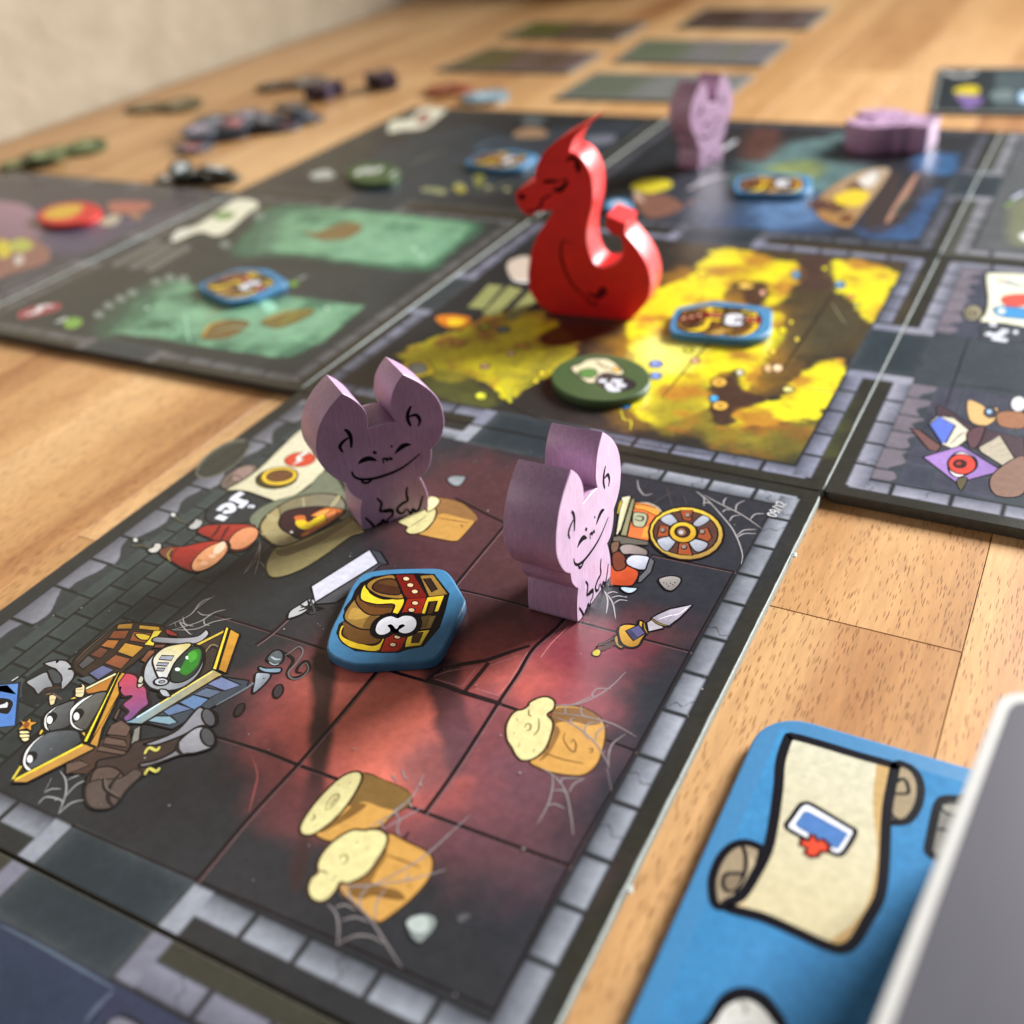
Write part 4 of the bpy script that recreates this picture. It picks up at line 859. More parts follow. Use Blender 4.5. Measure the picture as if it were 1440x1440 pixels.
# ================================================================== blue cavern beyond the gold tile
root, org = tile(0, -2, 'room tile with a blue cavern print, under a standing and a fallen lilac figure')
G = Ground(org, 300); G.fill(FRAME, .1, 1.5); G.bricks('se', seed=52, lit=(86, 87, 95), dark=(62, 63, 70)); G.rect(0, 0, 5, 5, (40, 44, 48), .02)
G.soft('960,180 1330,190 1340,210 1180,230 1000,215', (46, 42, 42), .6, .8)
G.soft('1040,230 1090,205 1160,195 1200,190 1180,225 1240,240 1160,280 1060,290', (96, 124, 122), .6, .8, .25, 2)
G.soft('1080,235 1140,225 1160,240 1120,260 1090,255', (140, 146, 60), .3, .6)
G.soft('960,300 1060,270 1160,270 1200,320 1100,330 980,340', (58, 78, 108), .5, .85, .3, 2)
G.soft('1060,290 1130,280 1150,310 1080,325', (92, 122, 160), .3, .7, .1)
G.soft('1290,215 1350,220 1340,245 1290,240', (54, 92, 134), .2, .85, .15); G.soft('1300,275 1325,270 1310,310 1290,335 1220,335 1210,320 1270,315', (54, 84, 124), .2, .85, .1)
G.soft('1210,320 1300,240 1260,320', (60, 48, 44), .2, .8, .1); G.soft('900,260 1000,240 1040,290 940,330', (50, 56, 64), .5, .8)
G.soft('1060,180 1100,190 1080,225 1040,220', (92, 60, 52), .3, .9, .1); G.mul(.45, 5, 3); G.mul(.2, 14, 8); G.build(root)
k = Ink(0, org, 4, crop=t3)
k.shape('560,850 640,780 760,720 870,710 850,770 740,920 700,960 620,940 570,910', (150, 110, 58), .014, (60, 44, 30), grad=((1, -1), (170, 150, 124)))
for p_, c_ in (('600,880 650,840 690,870 650,900', (96, 66, 44)), ('690,790 730,760 760,790 730,810', (110, 84, 60)), ('780,730 820,720 830,740 800,750', (190, 184, 176)), ('660,930 690,900 720,920 700,940', (110, 70, 40))): k.shape(p_, c_, .008); k.shape('640,830 720,800 790,820 740,870 660,860', (214, 186, 50), 0); k.shape('740,760 800,730 820,760 780,790', (206, 200, 190), 0)
k.shape('520,860 590,840 620,870 570,890', (84, 56, 46), 0); k.shape('750,950 880,720 930,730 860,930', (58, 48, 44), 0, sm=False)
k.line('860,940 930,830 990,730', .10, (160, 120, 100)); k.line('890,900 950,830', .1, (70, 84, 70))
k.crop = t2; k.shape('1220,790 1280,755 1380,760 1390,790 1300,815', (206, 190, 50), .012, (90, 80, 40)); k.shape('1230,830 1300,815 1390,830 1440,880 1300,920', (120, 84, 70), 0); k.shape('1240,800 1280,850 1240,840', (176, 150, 130), 0)
k.crop = t3; k.line('20,800 100,760 200,740', .12, (150, 146, 150)); k.line('160,640 200,610 230,590', .10, (196, 196, 200)); k.line('10,860 60,850', .2, (120, 76, 66))
k.build('printed_cavern_things', root)

# ================================================================== right-hand tiles
root, org = tile(1, -1, 'room tile on the right printed with books, an eye rug and stone blocks')
G = Ground(org, 460); G.fill(FRAME, .1, 1.5); G.bricks('wens', now=True, seed=62, lit=(140, 140, 152), dark=(96, 98, 110)); G.rect(0, 0, 5, 5, (58, 64, 68), .02)
G.rect(-.02, -.02, .5, 1.9, (64, 66, 78), .03); X, Y = G.X, G.Y
r = random.Random(3)
for y0_, y1_ in ((-.02, 1.88), (3.12, 5.0)):
    t = y0_
    while t < y1_-.05:
        L_ = r.uniform(.30, .38); t1_ = min(t+L_, y1_); d = np.minimum(np.minimum(X+.02, .22-X), np.minimum(Y-t-.014, t1_-.014-Y))
        a = np.clip(np.minimum(d, .12-X+.04*np.sin(Y*22)+.10*np.clip((t1_-Y)/L_, 0, 1))/.02+.4, 0, 1)[..., None]; G.C = G.C*(1-a)+a*np.array(lin((112, 104, 112))); t = t1_
wall_bricks(G, .2, 1.0, 3.1, 5.0, .26, .34, ((66, 66, 78), (54, 55, 66)), 9)
wall_bricks(G, 1.0, 5.0, 3.3, 4.1, .5, .34, ((62, 68, 78), (54, 60, 70)), 19)
G.mul(.2, 4, 3); G.build(root)
k = Ink(0, org, 3, crop=cH)
for p in ('1190,240 1140,380 1080,560', '1100,455 1200,470 1300,480 1440,500'): k.line(p, .022, (30, 32, 38))
k.build('printed_floor_joints', root)
k = Ink(0, org, 6, crop=cH)
k.shape('1040,560 1100,580 1180,640 1240,660 1400,700 1440,720 1440,960 1300,960 1290,900 1340,800 1220,760 1060,640', (72, 56, 62), .01)
k.shape('1180,535 1240,550 1270,570 1320,570 1310,620 1260,650 1190,625', (206, 168, 112), .012); k.ell(1285, 590, 30, 24, 10, (60, 60, 70), .012); k.dot(1280, 585, 12, 10, (160, 190, 220)); k.shape('1320,590 1440,590 1440,660 1330,650', (150, 104, 76), .012)
k.ell(1415, 550, 38, 36, 0, (206, 206, 206), .014)
k.shape('915,660 960,670 1060,745 1040,770 1000,760', (110, 78, 74), .018, sm=False)
k.shape('1000,640 1040,605 1120,615 1210,690 1120,760 1060,735', (206, 200, 180), .018, sm=False); k.shape('1005,645 1050,607 1125,650 1080,730 1060,730', (92, 112, 196), .014, sm=False); k.line('1100,735 1150,690 1180,680', .014, (120, 110, 100))
k.shape('1180,680 1260,650 1230,740 1190,750', (92, 66, 70), .014)
k.shape('1230,750 1330,695 1420,835 1380,860 1240,770', (176, 166, 146), .016, sm=False)
for i in range(4): k.line([((1260+i*24)/3.2727+1000, (735+i*18)/3.2727+400), ((1320+i*24)/3.2727+1000, (705+i*22)/3.2727+400)], .01, (110, 100, 90))
k.shape('975,795 1150,742 1340,858 1130,915', (162, 126, 190), .022, sm=False, grad=((1, 0), (142, 112, 170)))
k.shape('1100,800 1150,770 1215,800 1215,850 1140,888 1095,860', (220, 210, 214), .018); k.ell(1155, 828, 66, 46, 4, (206, 70, 56), .018); k.ell(1145, 826, 30, 20, 0, (60, 34, 34), .01); k.ell(1140, 824, 12, 8, 0, (160, 60, 50), 0)
k.shape('1130,900 1180,890 1150,950', (90, 84, 60), .01); k.shape('1290,880 1440,790 1440,960 1310,970', (132, 104, 90), .012)
k.build('printed_books_and_rug', root)
scroll_print(root, org, '1115,290 1160,262 1440,270 1700,300 1700,720 1440,720 1280,690 1120,680 1060,665 1110,600 1130,480', [lambda k: (k.ell(1010, 600, 80, 62, -5, (150, 142, 116), .02), k.ell(1000, 605, 45, 34, -5, (120, 112, 90), .012), k.shape('1250,480 1300,450 1440,440 1600,470 1440,540 1290,540', (206, 84, 72), .014), k.shape('1180,570 1240,545 1440,560 1600,590 1560,660 1440,655 1240,630', (70, 140, 190), .016), k.dot(1250, 585, 34, 22, (226, 226, 220)), k.line('1210,330 1280,335 1330,350 1440,380', .07, (84, 110, 140)), k.line('1210,325 1290,330', .08, (170, 100, 80)))], r4, 20)
k = Ink(0, org, 40, crop=r4); k.shape('1070,800 1110,700 1440,720 1420,850 1100,830', (62, 66, 70), .014)
for p in ('1150,695 1210,700', '1120,770 1200,790 1260,770', '1240,750 1310,755', '1170,815 1300,835', '1350,760 1390,765'): k.line(p, .10, (206, 208, 214), True, .1)
k.build('printed_scroll_number', root)
root, org = tile(1, -2, 'room tile at the right edge of the photo, beyond the one with the eye rug')
G = Ground(org, 200); G.fill((70, 70, 62), .1, 1.5); G.bricks('wns', seed=72, lit=(132, 132, 136), dark=(98, 98, 102)); G.rect(0, 0, 5, 5, (84, 86, 86), .02)
G.soft('1420,290 1450,280 1450,340 1420,340', (120, 122, 90), .2, .7); G.mul(.2, 4, 3); G.build(root)
k = Ink(0, org, 4, crop=t3); k.line('1360,870 1400,850', .1, (120, 150, 60)); k.line('1390,840 1440,810', .12, (190, 196, 214)); k.shape('1420,990 1460,980 1460,1020 1430,1010', (206, 206, 200), 0); k.build('printed_plant', root)

# ================================================================== tile at the lower left corner
root, org = tile(0, 1, 'dark blue room tile cut by the lower left corner of the photo', shift=(0, .012))
G = Ground(org, 420); G.fill((58, 57, 48), .1, 1.5); G.bricks('n', seed=82, lit=(116, 116, 128), dark=(92, 92, 104)); G.rect(0, 0, 5, 5, (52, 56, 76), .02)
G.soft('0,1300 80,1330 160,1400 100,1500 -100,1500 -100,1300', (40, 54, 70), .5, .7); G.mul(.12, 4, 3); G.build(root)
k = Ink(0, org, 4, crop=cB); k.line('0,885 150,960 330,1060 500,1160 640,1240', .02, (84, 96, 110)); k.line('480,1430 560,1330 635,1260', .03, (84, 92, 110)); k.line('500,1440 590,1330 640,1275', .02, (30, 34, 48))
k.shape('600,1430 660,1390 720,1400 800,1450 820,1520 600,1520', (112, 112, 122), .03, (40, 42, 52)); k.shape('560,1370 640,1280 800,1380 700,1370 600,1430', (50, 52, 72), 0)
k.build('printed_floor_joints', root)

# ================================================================== tokens
def board_pt(p, h): return up(p[0], p[1], h)
BLUE = plain('blue_token_board', (62, 118, 156), .42, 900, .12, .00003, .45)
def token(name, outline, th, mtl, label, group, centre=None, z0=0.0, cat='token'):
    c = centre or (sum(p[0] for p in outline)/len(outline), sum(p[1] for p in outline)/len(outline))
    root = tag(empty(name, (c[0]*S, -c[1]*S, z0)), label, cat, group)
    o = [((p[0]-c[0])*S, -(p[1]-c[1])*S) for p in outline]
    b = meshobj('board', extrude_outline(o, .00003, th*S, .00035, 3), mtl, root); return root, c
TT = .09
raw = smooth(P('396,760 420,660 470,560 520,450 560,385 620,340 740,322 900,316 1030,318 1085,345 1130,410 1165,470 1178,500 1165,545 1120,640 1080,720 1030,800 960,835 780,848 600,858 520,848 460,825 420,800', cC), True, 3)
tok, tc_ = token('chest_token', [up(a, b_, TT) for a, b_ in raw], TT, BLUE, 'blue chest token with a white 3, beside the white stake on the near tile', 'treasure chest tokens')
k = Ink(TT, tc_, 3, crop=cC)
k.shape('455,680 470,630 500,610 500,540 540,490 560,440 590,400 660,365 770,350 900,346 1000,350 1085,460 1060,560 1030,650 940,755 860,770 800,790 700,790 560,780 490,740', (20, 16, 14), .012, sm=False)
k.shape('465,700 480,640 520,650 560,720 640,750 690,740 720,700 745,690 690,780 560,770 500,745', (226, 190, 44), .012, sm=True); k.shape('485,690 500,640 560,600 740,620 730,680 690,730 600,740 530,720', (94, 62, 30), .014); k.shape('490,620 540,640 650,660 720,650 690,730 600,740 520,715', (104, 70, 34), 0)
k.shape('495,580 545,500 580,490 720,560 740,600 700,650 600,660 520,625', (146, 112, 52), .016); k.shape('550,540 640,575 600,600 520,600', (176, 140, 66), 0); k.shape('640,585 700,600 660,650 600,650', (112, 82, 40), 0)
k.shape('560,500 590,450 620,470 800,500 790,560 700,580 620,570', (104, 66, 30), .014); k.shape('600,480 780,520 770,540 640,530', (76, 48, 26), 0)
k.shape('585,470 600,420 640,390 640,450 720,490 835,488 800,575 765,570 775,520 680,520 600,500', (232, 200, 48), .016)
k.shape('620,410 680,370 790,360 835,480 720,480 650,450', (150, 112, 48), .018); k.shape('655,430 690,385 780,380 815,460 720,460', (70, 42, 26), .014); k.shape('690,400 720,384 780,384 800,420', (90, 58, 30), 0)
k.shape('920,360 1000,352 1082,462 970,478', (150, 116, 52), .016, sm=False); k.shape('940,375 980,372 1020,435 990,452', (50, 34, 26), .010, sm=False)
k.shape('960,480 1062,468 1028,560 1000,560 1020,500 975,505 955,572 925,570', (232, 200, 48), .014, sm=False); k.shape('980,510 1015,502 995,570 960,575', (70, 48, 28), .008, sm=False)
k.shape('910,600 1015,580 985,655 900,665', (120, 98, 50), .014, sm=False); k.shape('930,590 985,580 960,650 920,655', (90, 70, 36), 0, sm=False)
k.shape('850,680 980,662 930,752 835,762', (232, 200, 60), .014, sm=False); k.shape('885,680 940,676 915,735 875,738', (70, 46, 30), .010, sm=False)
k.shape('780,355 890,350 965,470 905,600 840,590 850,490 830,470', (112, 28, 18), .018, sm=False); k.shape('850,490 960,482 930,570 815,575', (150, 38, 22), .010, sm=False); k.shape('745,665 870,660 820,770 790,788 695,788', (150, 38, 22), .016, sm=False)
for x_, y_ in ((845,376),(868,412),(893,448),(895,513),(875,552),(795,703),(770,747)): k.ell(x_, y_, 20, 12, 0, (230, 196, 150), .010)
three = smooth(P('678,668 688,628 718,602 758,590 795,602 832,588 876,592 898,618 890,655 862,676 832,680 806,668 828,652 842,640 826,629 802,638 790,656 776,640 758,629 735,640 748,656 750,670 730,684 698,688', cC), True, 4)
loc3 = [k.pt(a) for a in three]; k.stroke(loc3, .10, (14, 12, 14), True); k.poly(loc3, (224, 224, 228)); k.stroke(loc3, .010, (226, 226, 230), True)
k.build('printed_chest', tok, TT*S)
def copy_thing(o, loc, rot, label=None):
    c = o.copy(); COL.objects.link(c); c.location = loc; c.rotation_euler = rot
    if label: c['label'] = label
    for ch in o.children:
        d = ch.copy(); COL.objects.link(d); d.parent = c; d.matrix_parent_inverse = ch.matrix_parent_inverse.copy()
        for g in ch.children: e = g.copy(); COL.objects.link(e); e.parent = d
    return c
for (i, j, a, lb) in ((3.48, -3.26, 78, 'blue chest token lying on the printed gold, right of the dragon'), (-2.88, -2.5, 52, 'blue chest token on the green slime pool of the left room'),
                      (-2.1, -8.37, 62, 'blue chest token on the dark room tile behind the dragon head'), (2.66, -8.07, 80, 'blue chest token on the blue cavern tile beside the standing lilac figure')):
    copy_thing(tok, (i*S, -j*S, 0), (0, 0, math.radians(a)), lb)
GREEN = plain('green_token_board', (58, 80, 42), .42, 900, .12, .00003, .45)
gt, gc = token('scroll_token', [up(a, b_, TT) for a, b_ in ell(845, 531, 70, 33, 2, 48)], TT, GREEN, 'round dark green scroll token lying between the dragon and the gold', None)
k = Ink(TT, gc, 3, crop=g5)
k.shape('650,470 700,450 740,425 800,418 870,425 930,470 950,495 920,510 830,505 790,550 740,550 700,520', (214, 206, 168), .018); k.shape('690,495 730,475 780,475 800,500 770,525 720,522', (84, 130, 60), .014); k.line('790,430 830,460 900,480', .03, (110, 84, 56)); k.ell(905, 480, 22, 12, 0, (226, 176, 60), .012)
k.shape('790,545 830,500 900,505 1010,550 990,590 900,600 850,590', (40, 44, 44), .014)
for p in ('810,540 850,545', '860,555 880,590 930,590', '880,540 940,545', '900,565 960,570'): k.line(p, .08, (216, 218, 226), True, .1)
k.build('printed_scroll', gt, TT*S)
RTK = plain('red_token_board', (196, 46, 42), .42, 900, .12, .00003, .45)
rt, rc = token('fire_token', [up(a/3, b_/3, TT) for a, b_ in ell(292, 900, 136, 46, -6, 40)], TT, RTK, 'round red token with a yellow emblem on the far left room tile', None)
k = Ink(TT, rc, 3, crop=t1); k.shape('180,905 240,870 330,862 350,880 300,915 220,925', (214, 170, 46), .01, (140, 60, 20)); k.build('printed_emblem', rt, TT*S)
bt, bc = token('round_token', [up(a, b_, TT) for a, b_ in ell(870, 288, 20, 9, 0, 30)], TT, BLUE, 'small round blue token just behind the dragon neck', None)
k = Ink(TT, bc, 3); k.line('858,290 870,284 882,291', .09, (206, 214, 224)); k.line('866,282 874,292', .06, (206, 214, 224)); k.build('printed_emblem', bt, TT*S)
gt2, gc2 = token('spell_token', [up(a, b_, TT) for a, b_ in ell(525, 243, 38, 15, 0, 30)], TT, GREEN, 'green token with white letters on the dark room tile, left of its chest token', None)
k = Ink(TT, gc2, 3); k.line('502,246 512,238 524,242 536,235', .20, (206, 210, 200)); k.line('548,248 558,241', .16, (200, 206, 204)); k.build('printed_letters', gt2, TT*S)

# ================================================================== lilac figures
fB, fu = (1.877, 1.62), (.579, -.815)
def fig_pts(s, crop=g4): return [upwall(a, b_, fB, fu) for a, b_ in P(s, crop)]
ctrl = fig_pts('470,1396 440,1375 430,1320 428,1265 436,1216 400,1196 365,1165 345,1118 290,1095 235,1050 195,995 178,935 181,860 200,785 240,712 285,655 325,612 380,640 430,680 460,722 472,770 470,812 520,795 570,780 625,772 603,735 598,690 605,620 630,560 668,506 740,540 800,578 855,630 888,695 900,770 892,835 866,885 828,928 828,975 815,1025 790,1065 762,1082 788,1130 806,1180 811,1225 808,1262 790,1277')
sharp = {0, 4, 7, 16, 21, 24, 29, 37, 41, 46, 47}
def smooth_sharp(p, sharp, n=4):
    m = len(p); out = []
    for i in range(m):
        a, b_, c, d = p[(i-1) % m], p[i], p[(i+1) % m], p[(i+2) % m]
        if i in sharp: a = b_
        if (i+1) % m in sharp: d = c
        for k_ in range(n):
            t = k_/n; out.append(tuple(.5*((2*b_[q])+(-a[q]+c[q])*t+(2*a[q]-5*b_[q]+4*c[q]-d[q])*t*t+(-a[q]+3*b_[q]-3*c[q]+d[q])*t**3) for q in (0, 1)))
    return out
ctrl = [(a, max(0.0, b_)) for a, b_ in ctrl]
ctrl[0] = (ctrl[0][0], 0.0); ctrl[-1] = (ctrl[-1][0], 0.0)
fo = smooth_sharp(ctrl, sharp); fo = [(a, max(0, b_)) for a, b_ in fo]
FT = .41
def figure_mesh(outline, th, mtl, name, label, group, cat, c, bev=.022):
    """upright cut-out piece: outline (along, height), front face at local y=0, body behind it"""
    o = [((p[0]-c)*S, p[1]*S) for p in outline]
    bm = extrude_outline(o, -th*S, 0, bev*S, 3)
    bm.transform(Matrix.Rotation(math.radians(90), 4, 'X'))
    ob = meshobj(name, bm, mtl, None, angle=50); return tag(ob, label, cat, group)
def ang(u): return math.atan2(-u[1], u[0])
fc = .30
fig = figure_mesh(fo, FT, LILAC, 'grinning_figure', 'lilac wooden figure with a dark shaded grinning face, standing left on the near tile', 'lilac wooden figures', 'wooden figure', fc)
def place(o, B, u, cc): o.location = ((B[0]+u[0]*cc)*S, -(B[1]+u[1]*cc)*S, .00002); o.rotation_euler = (0, 0, ang(u))
place(fig, fB, fu, fc)
def face_ink(ptsf, parent, name, segs, c, crop, mtl=INK):
    k = Ink(0, (0, 0), 4, f=lambda p: (ptsf(p)[0]-c, -ptsf(p)[1]), crop=crop)
    for s_, wd, tp in segs: k.line(s_, wd, (12, 9, 14), True, tp)
    o = k.build(name, parent, 0, mtl)
    if o: o.rotation_euler = (math.radians(90), 0, 0); o.location = (0, 0, 0)
    return o
ff = lambda p: upwall(p[0], p[1], fB, fu)
face_ink(ff, fig, 'ear_marking', [('338,815 362,835 375,870 376,920', 0.034, .5), ('362,862 330,885 312,915 330,945', 0.031, .6)], fc, g4)
face_ink(ff, fig, 'ear_marking', [('712,684 696,720 694,760 712,798', 0.034, .5), ('700,745 740,735 762,765 752,798', 0.031, .6)], fc, g4)
face_ink(ff, fig, 'eye', [('415,1012 440,990 480,980 522,993', 0.048, .95), ('498,940 518,952', 0.036, .3)], fc, g4)
face_ink(ff, fig, 'eye', [('620,955 650,922 680,904 714,902', 0.048, .95), ('598,914 608,908', 0.031, .2)], fc, g4)
face_ink(ff, fig, 'nose', [('553,975 558,1008', 0.025, .4), ('556,985 572,980 580,995', 0.025, .4), ('580,990 596,978 606,990', 0.025, .4)], fc, g4)
face_ink(ff, fig, 'mouth', [('378,1052 392,1080 430,1096 490,1094 560,1076 640,1044 700,1005 762,952', 0.027, .5), ('432,1098 445,1115 470,1115 495,1096', 0.024, .3)], fc, g4)
face_ink(ff, fig, 'paw_marking', [('518,1202 545,1230 540,1275 575,1270 605,1270 606,1300 580,1320', 0.028, .4), ('455,1312 490,1345 512,1368 530,1350 545,1345 555,1325 575,1345 582,1318', 0.031, .4), ('560,1282 600,1278', 0.022, .3)], fc, g4)
face_ink(ff, fig, 'paw_marking', [('690,1138 686,1180 692,1215 660,1235 635,1262 645,1285 670,1285 680,1262', 0.028, .4), ('690,1262 712,1290 722,1265 745,1280 762,1250 778,1188', 0.028, .4)], fc, g4)
def copy_fig(B, u, label, dz=0, rot=None, loc=None):
    c = copy_thing(fig, (0, 0, 0), (0, 0, 0), label); place(c, B, u, fc)
    if loc is not None: c.location = loc; c.rotation_euler = rot
    return c
copy_fig((4.122, 2.037), (0.0, -1.0), 'lilac wooden figure with a brightly lit face, standing right on the near tile')
copy_fig((1.26, -8.7), (.28, -.96), 'lilac wooden figure standing upright far behind the red dragon')
lay = copy_fig((0, 0), (1, 0), 'lilac wooden figure lying on its back on the blue cavern tile')
lay.rotation_euler = (math.radians(-90), 0, math.radians(84))
lay.location = (4.45*S, 10.55*S, FT*S+.00002)

# ================================================================== red dragon
dB, du = (1.378, -3.02), (.9965, -.083)
dpts = [upwall(a, b_, dB, du) for a, b_ in P('885,1335 840,1290 800,1240 787,1180 792,1110 808,1040 835,980 870,930 895,890 850,890 800,908 765,895 742,860 734,825 745,800 790,780 818,765 820,715 850,650 900,600 950,570 1010,535 1062,508 1000,560 970,610 962,640 990,650 1020,675 1045,720 1058,770 1060,850 1045,920 1035,980 1038,1040 1060,1100 1095,1128 1140,1120 1180,1090 1188,1040 1175,1000 1140,985 1115,960 1118,910 1200,945 1195,985 1250,1050 1290,1120 1306,1190 1295,1260 1260,1310 1215,1350', t2)]
dpts = [(a, max(0.0, b_)) for a, b_ in dpts]; dpts[0] = (dpts[0][0], 0.0); dpts[-1] = (dpts[-1][0], 0.0)
do = smooth_sharp(dpts, {0, 8, 16, 22, 25, 41, 42, 43, 44, 50}, 4); do = [(a, max(0, b_)) for a, b_ in do]
dc = .53
dr = figure_mesh(do, .42, RED, 'dragon_figure', 'glossy red wooden dragon piece standing on the gold tile', None, 'game piece', dc, .03)
place(dr, dB, du, dc)
df = lambda p: upwall(p[0], p[1], dB, du)
DK = plain('dark_red_ink', (46, 4, 8), .7, 900, .1, 0, .1)
face_ink(df, dr, 'eye', [('850,770 880,765 915,765', .045, .6), ('895,800 925,800 955,765', .06, .5), ('920,760 955,755', .03, .5)], dc, t2, DK)
face_ink(df, dr, 'brow_marking', [('950,680 975,665 1000,690 1005,725', .05, .5), ('985,690 1000,730', .04, .4)], dc, t2, DK)
face_ink(df, dr, 'mouth', [('780,890 820,890 845,860 850,840 890,820', .030, .4)], dc, t2, DK)
face_ink(df, dr, 'nostril', [('752,838 762,828 774,838', .06, .2)], dc, t2, DK)
face_ink(df, dr, 'wing_marking', [('938,1010 925,1060 940,1130 975,1200 1030,1255', .030, .5), ('930,1010 965,1025', .02, .5), ('1030,1255 1060,1285 1085,1280', .03, .4), ('1040,1235 1070,1250 1110,1215 1085,1225', .04, .4), ('1075,1265 1110,1240 1120,1225', .035, .4)], dc, t2, DK)

# ================================================================== player board, deck, cards and loose counters
PB = plain('blue_card_board', (50, 110, 152), .42, 900, .06, .00003)
hb = 0.0
o = roundrect(5.645, -9.5, 10.4, -2.345, 0.30, 6)
pb = tag(empty('player_board', (5.645*S, -2.345*S, ZT)), 'bright blue player board with a parchment scroll, lower right', 'player board')
meshobj('board', extrude_outline([((a-5.645)*S, (b_+2.345)*S) for a, b_ in o], .00003, TH*S, .0004, 3), PB, pb)
G = Ground((5.645+.46, 2.345+.46), 300)
gx0 = G.gx.copy(); G.fill((56, 120, 166), .0)
G.soft('1000,1380 1120,1300 1300,1260 1420,1330 1380,1440 1200,1560 1000,1560', (60, 118, 164), .6, .8, .3)
G.soft('1080,1010 1160,1020 1060,1100 1000,1200 980,1150', (72, 150, 200), .5, .5)
X, Y = G.X, G.Y
a = np.clip(vnoise(X, Y, 2.2, 5)*2-.6, 0, 1)[..., None]*.35; G.C = G.C*(1-a)+np.array(lin((74, 138, 186)))*a
me_g = G.build(pb); me_g.location = (.34*S, -.34*S, TH*S); me_g.name = 'printed_blue_ground'; me_g.location = (.46*S, -.46*S, TH*S)
bo = (5.645, 2.345)
k = Ink(0, bo, 6, crop=cK)
BK = (16, 14, 20)
k.shape('20,890 5,830 8,760 40,680 90,625 150,605 210,620 235,645 215,720 160,810 90,880 60,900', (150, 134, 108), .05, BK); k.shape('100,860 160,800 200,720 190,680 150,640 160,700 140,780 90,850', (172, 156, 128), 0); k.line('90,625 140,620 160,680 150,760 100,860', .026, BK)
k.line('150,748 70,752 55,800 80,830 120,810 145,760', .028, BK, True, .2); k.shape('70,765 135,762 120,810 85,825 65,800', (126, 110, 88), 0)
k.shape('845,255 900,252 945,290 965,350 955,430 915,495 870,512 815,500 820,420', (152, 136, 108), .05, BK); k.line('842,380 905,378 900,330 880,312 850,330', .024, BK, True, .2); k.line('820,430 835,480 870,505', .02, BK)
sc_ = '355,125 380,118 500,150 680,205 840,250 845,262 815,420 805,520 800,640 790,780 770,870 720,960 660,1060 600,1095 520,1075 400,1020 240,950 70,900 140,850 200,760 260,640 290,500 310,350 320,230'
k.shape(sc_, (198, 194, 170), 0, BK, grad=((0, 1), (196, 184, 146)))
k.shape('770,235 838,256 812,400 802,520 798,640 788,780 768,870 718,960 660,1056 600,1090 530,1074 580,1035 650,980 715,890 745,780 765,640 752,520 745,400 755,300', (184, 152, 100), 0)
k.shape('85,895 130,870 165,870 145,915', (200, 180, 140), 0)
k.stroke([k.pt(q_) for q_ in smooth(P(sc_, cK), True, 5)], .062, BK, True)
k.shape('345,530 370,490 405,440 430,425 470,435 640,535 662,550 655,580 610,650 580,662 530,640 380,560', (226, 228, 234), .03, BK, sm=True); k.shape('388,520 430,462 450,465 630,565 585,632 570,632 400,535', (76, 116, 172), .006, (40, 60, 100), sm=False)
k.shape('455,570 480,575 485,598 515,590 545,620 540,650 505,648 490,670 455,672 430,655 440,630 408,618 412,590 450,595', (214, 74, 48), .026, (70, 20, 16), sm=False)
k.shape('1045,430 1070,405 1130,403 1200,420 1200,690 1080,690 1020,665 1000,640 1010,580 1030,480', (120, 118, 110), .05, BK); k.shape('1060,430 1130,425 1170,440 1160,480 1080,470', (140, 138, 128), .016, BK); k.line('1040,545 1070,545 1100,560', .02, BK)
k.line('0,1400 60,1320 150,1290 240,1320 310,1400 340,1440', .05, BK); k.shape('0,1420 60,1340 150,1308 230,1340 300,1420 330,1500 0,1560 -60,1500', (206, 204, 194), .045, BK, grad=((0, 1), (226, 226, 222))); k.line('120,1330 160,1360 150,1400', .02, (150, 148, 140))
k.build('printed_scroll', pb, TH*S+.00002)
# deck of cards lying on the board
DW = plain('white_card_stock', (176, 174, 168), .45, 900, .05, 0)
DG = plain('grey_card_back', (66, 64, 70), .36, 30, .35, .00003, .4, (1, .2, 1))
DS = plain('card_edges', (206, 202, 190), .7, 2500, .2, .00003)
dh = 1.1
c0 = up(1412, 962, dh); c1_ = up(1228, 1440, dh)
ux, uy = c1_[0]-c0[0], c1_[1]-c0[1]; l_ = math.hypot(ux, uy); yaw = math.atan2(ux, uy)
deck = tag(empty('card_deck', (c0[0]*S, -c0[1]*S, .00003), yaw), 'thick deck of grey backed cards with a white border, cut by the right edge', 'card deck')
n = 22; rr_ = random.Random(2)
card_me = None
for i in range(n):
    z0 = i*dh/n*S
    if card_me is None:
        bm = extrude_outline([(a*S, b_*S) for a, b_ in roundrect(0, -4.2, 2.9, 0, .16, 5)], 0, dh/n*S*.93, .00008, 1)
        ob = meshobj('card', bm, DW, deck, (0, 0, z0)); card_me = ob.data
    else: ob = newobj('card', card_me, deck, (rr_.uniform(-.00012, .00012), rr_.uniform(-.00012, .00012), z0))
ob.location.x = ob.location.y = 0
bm = extrude_outline([(a*S, b_*S) for a, b_ in roundrect(.065, -4.12, 2.83, -.075, .10, 5)], 0, .00003, 0)
meshobj('card_face', bm, DG, deck, (0, 0, dh*S+.00001))
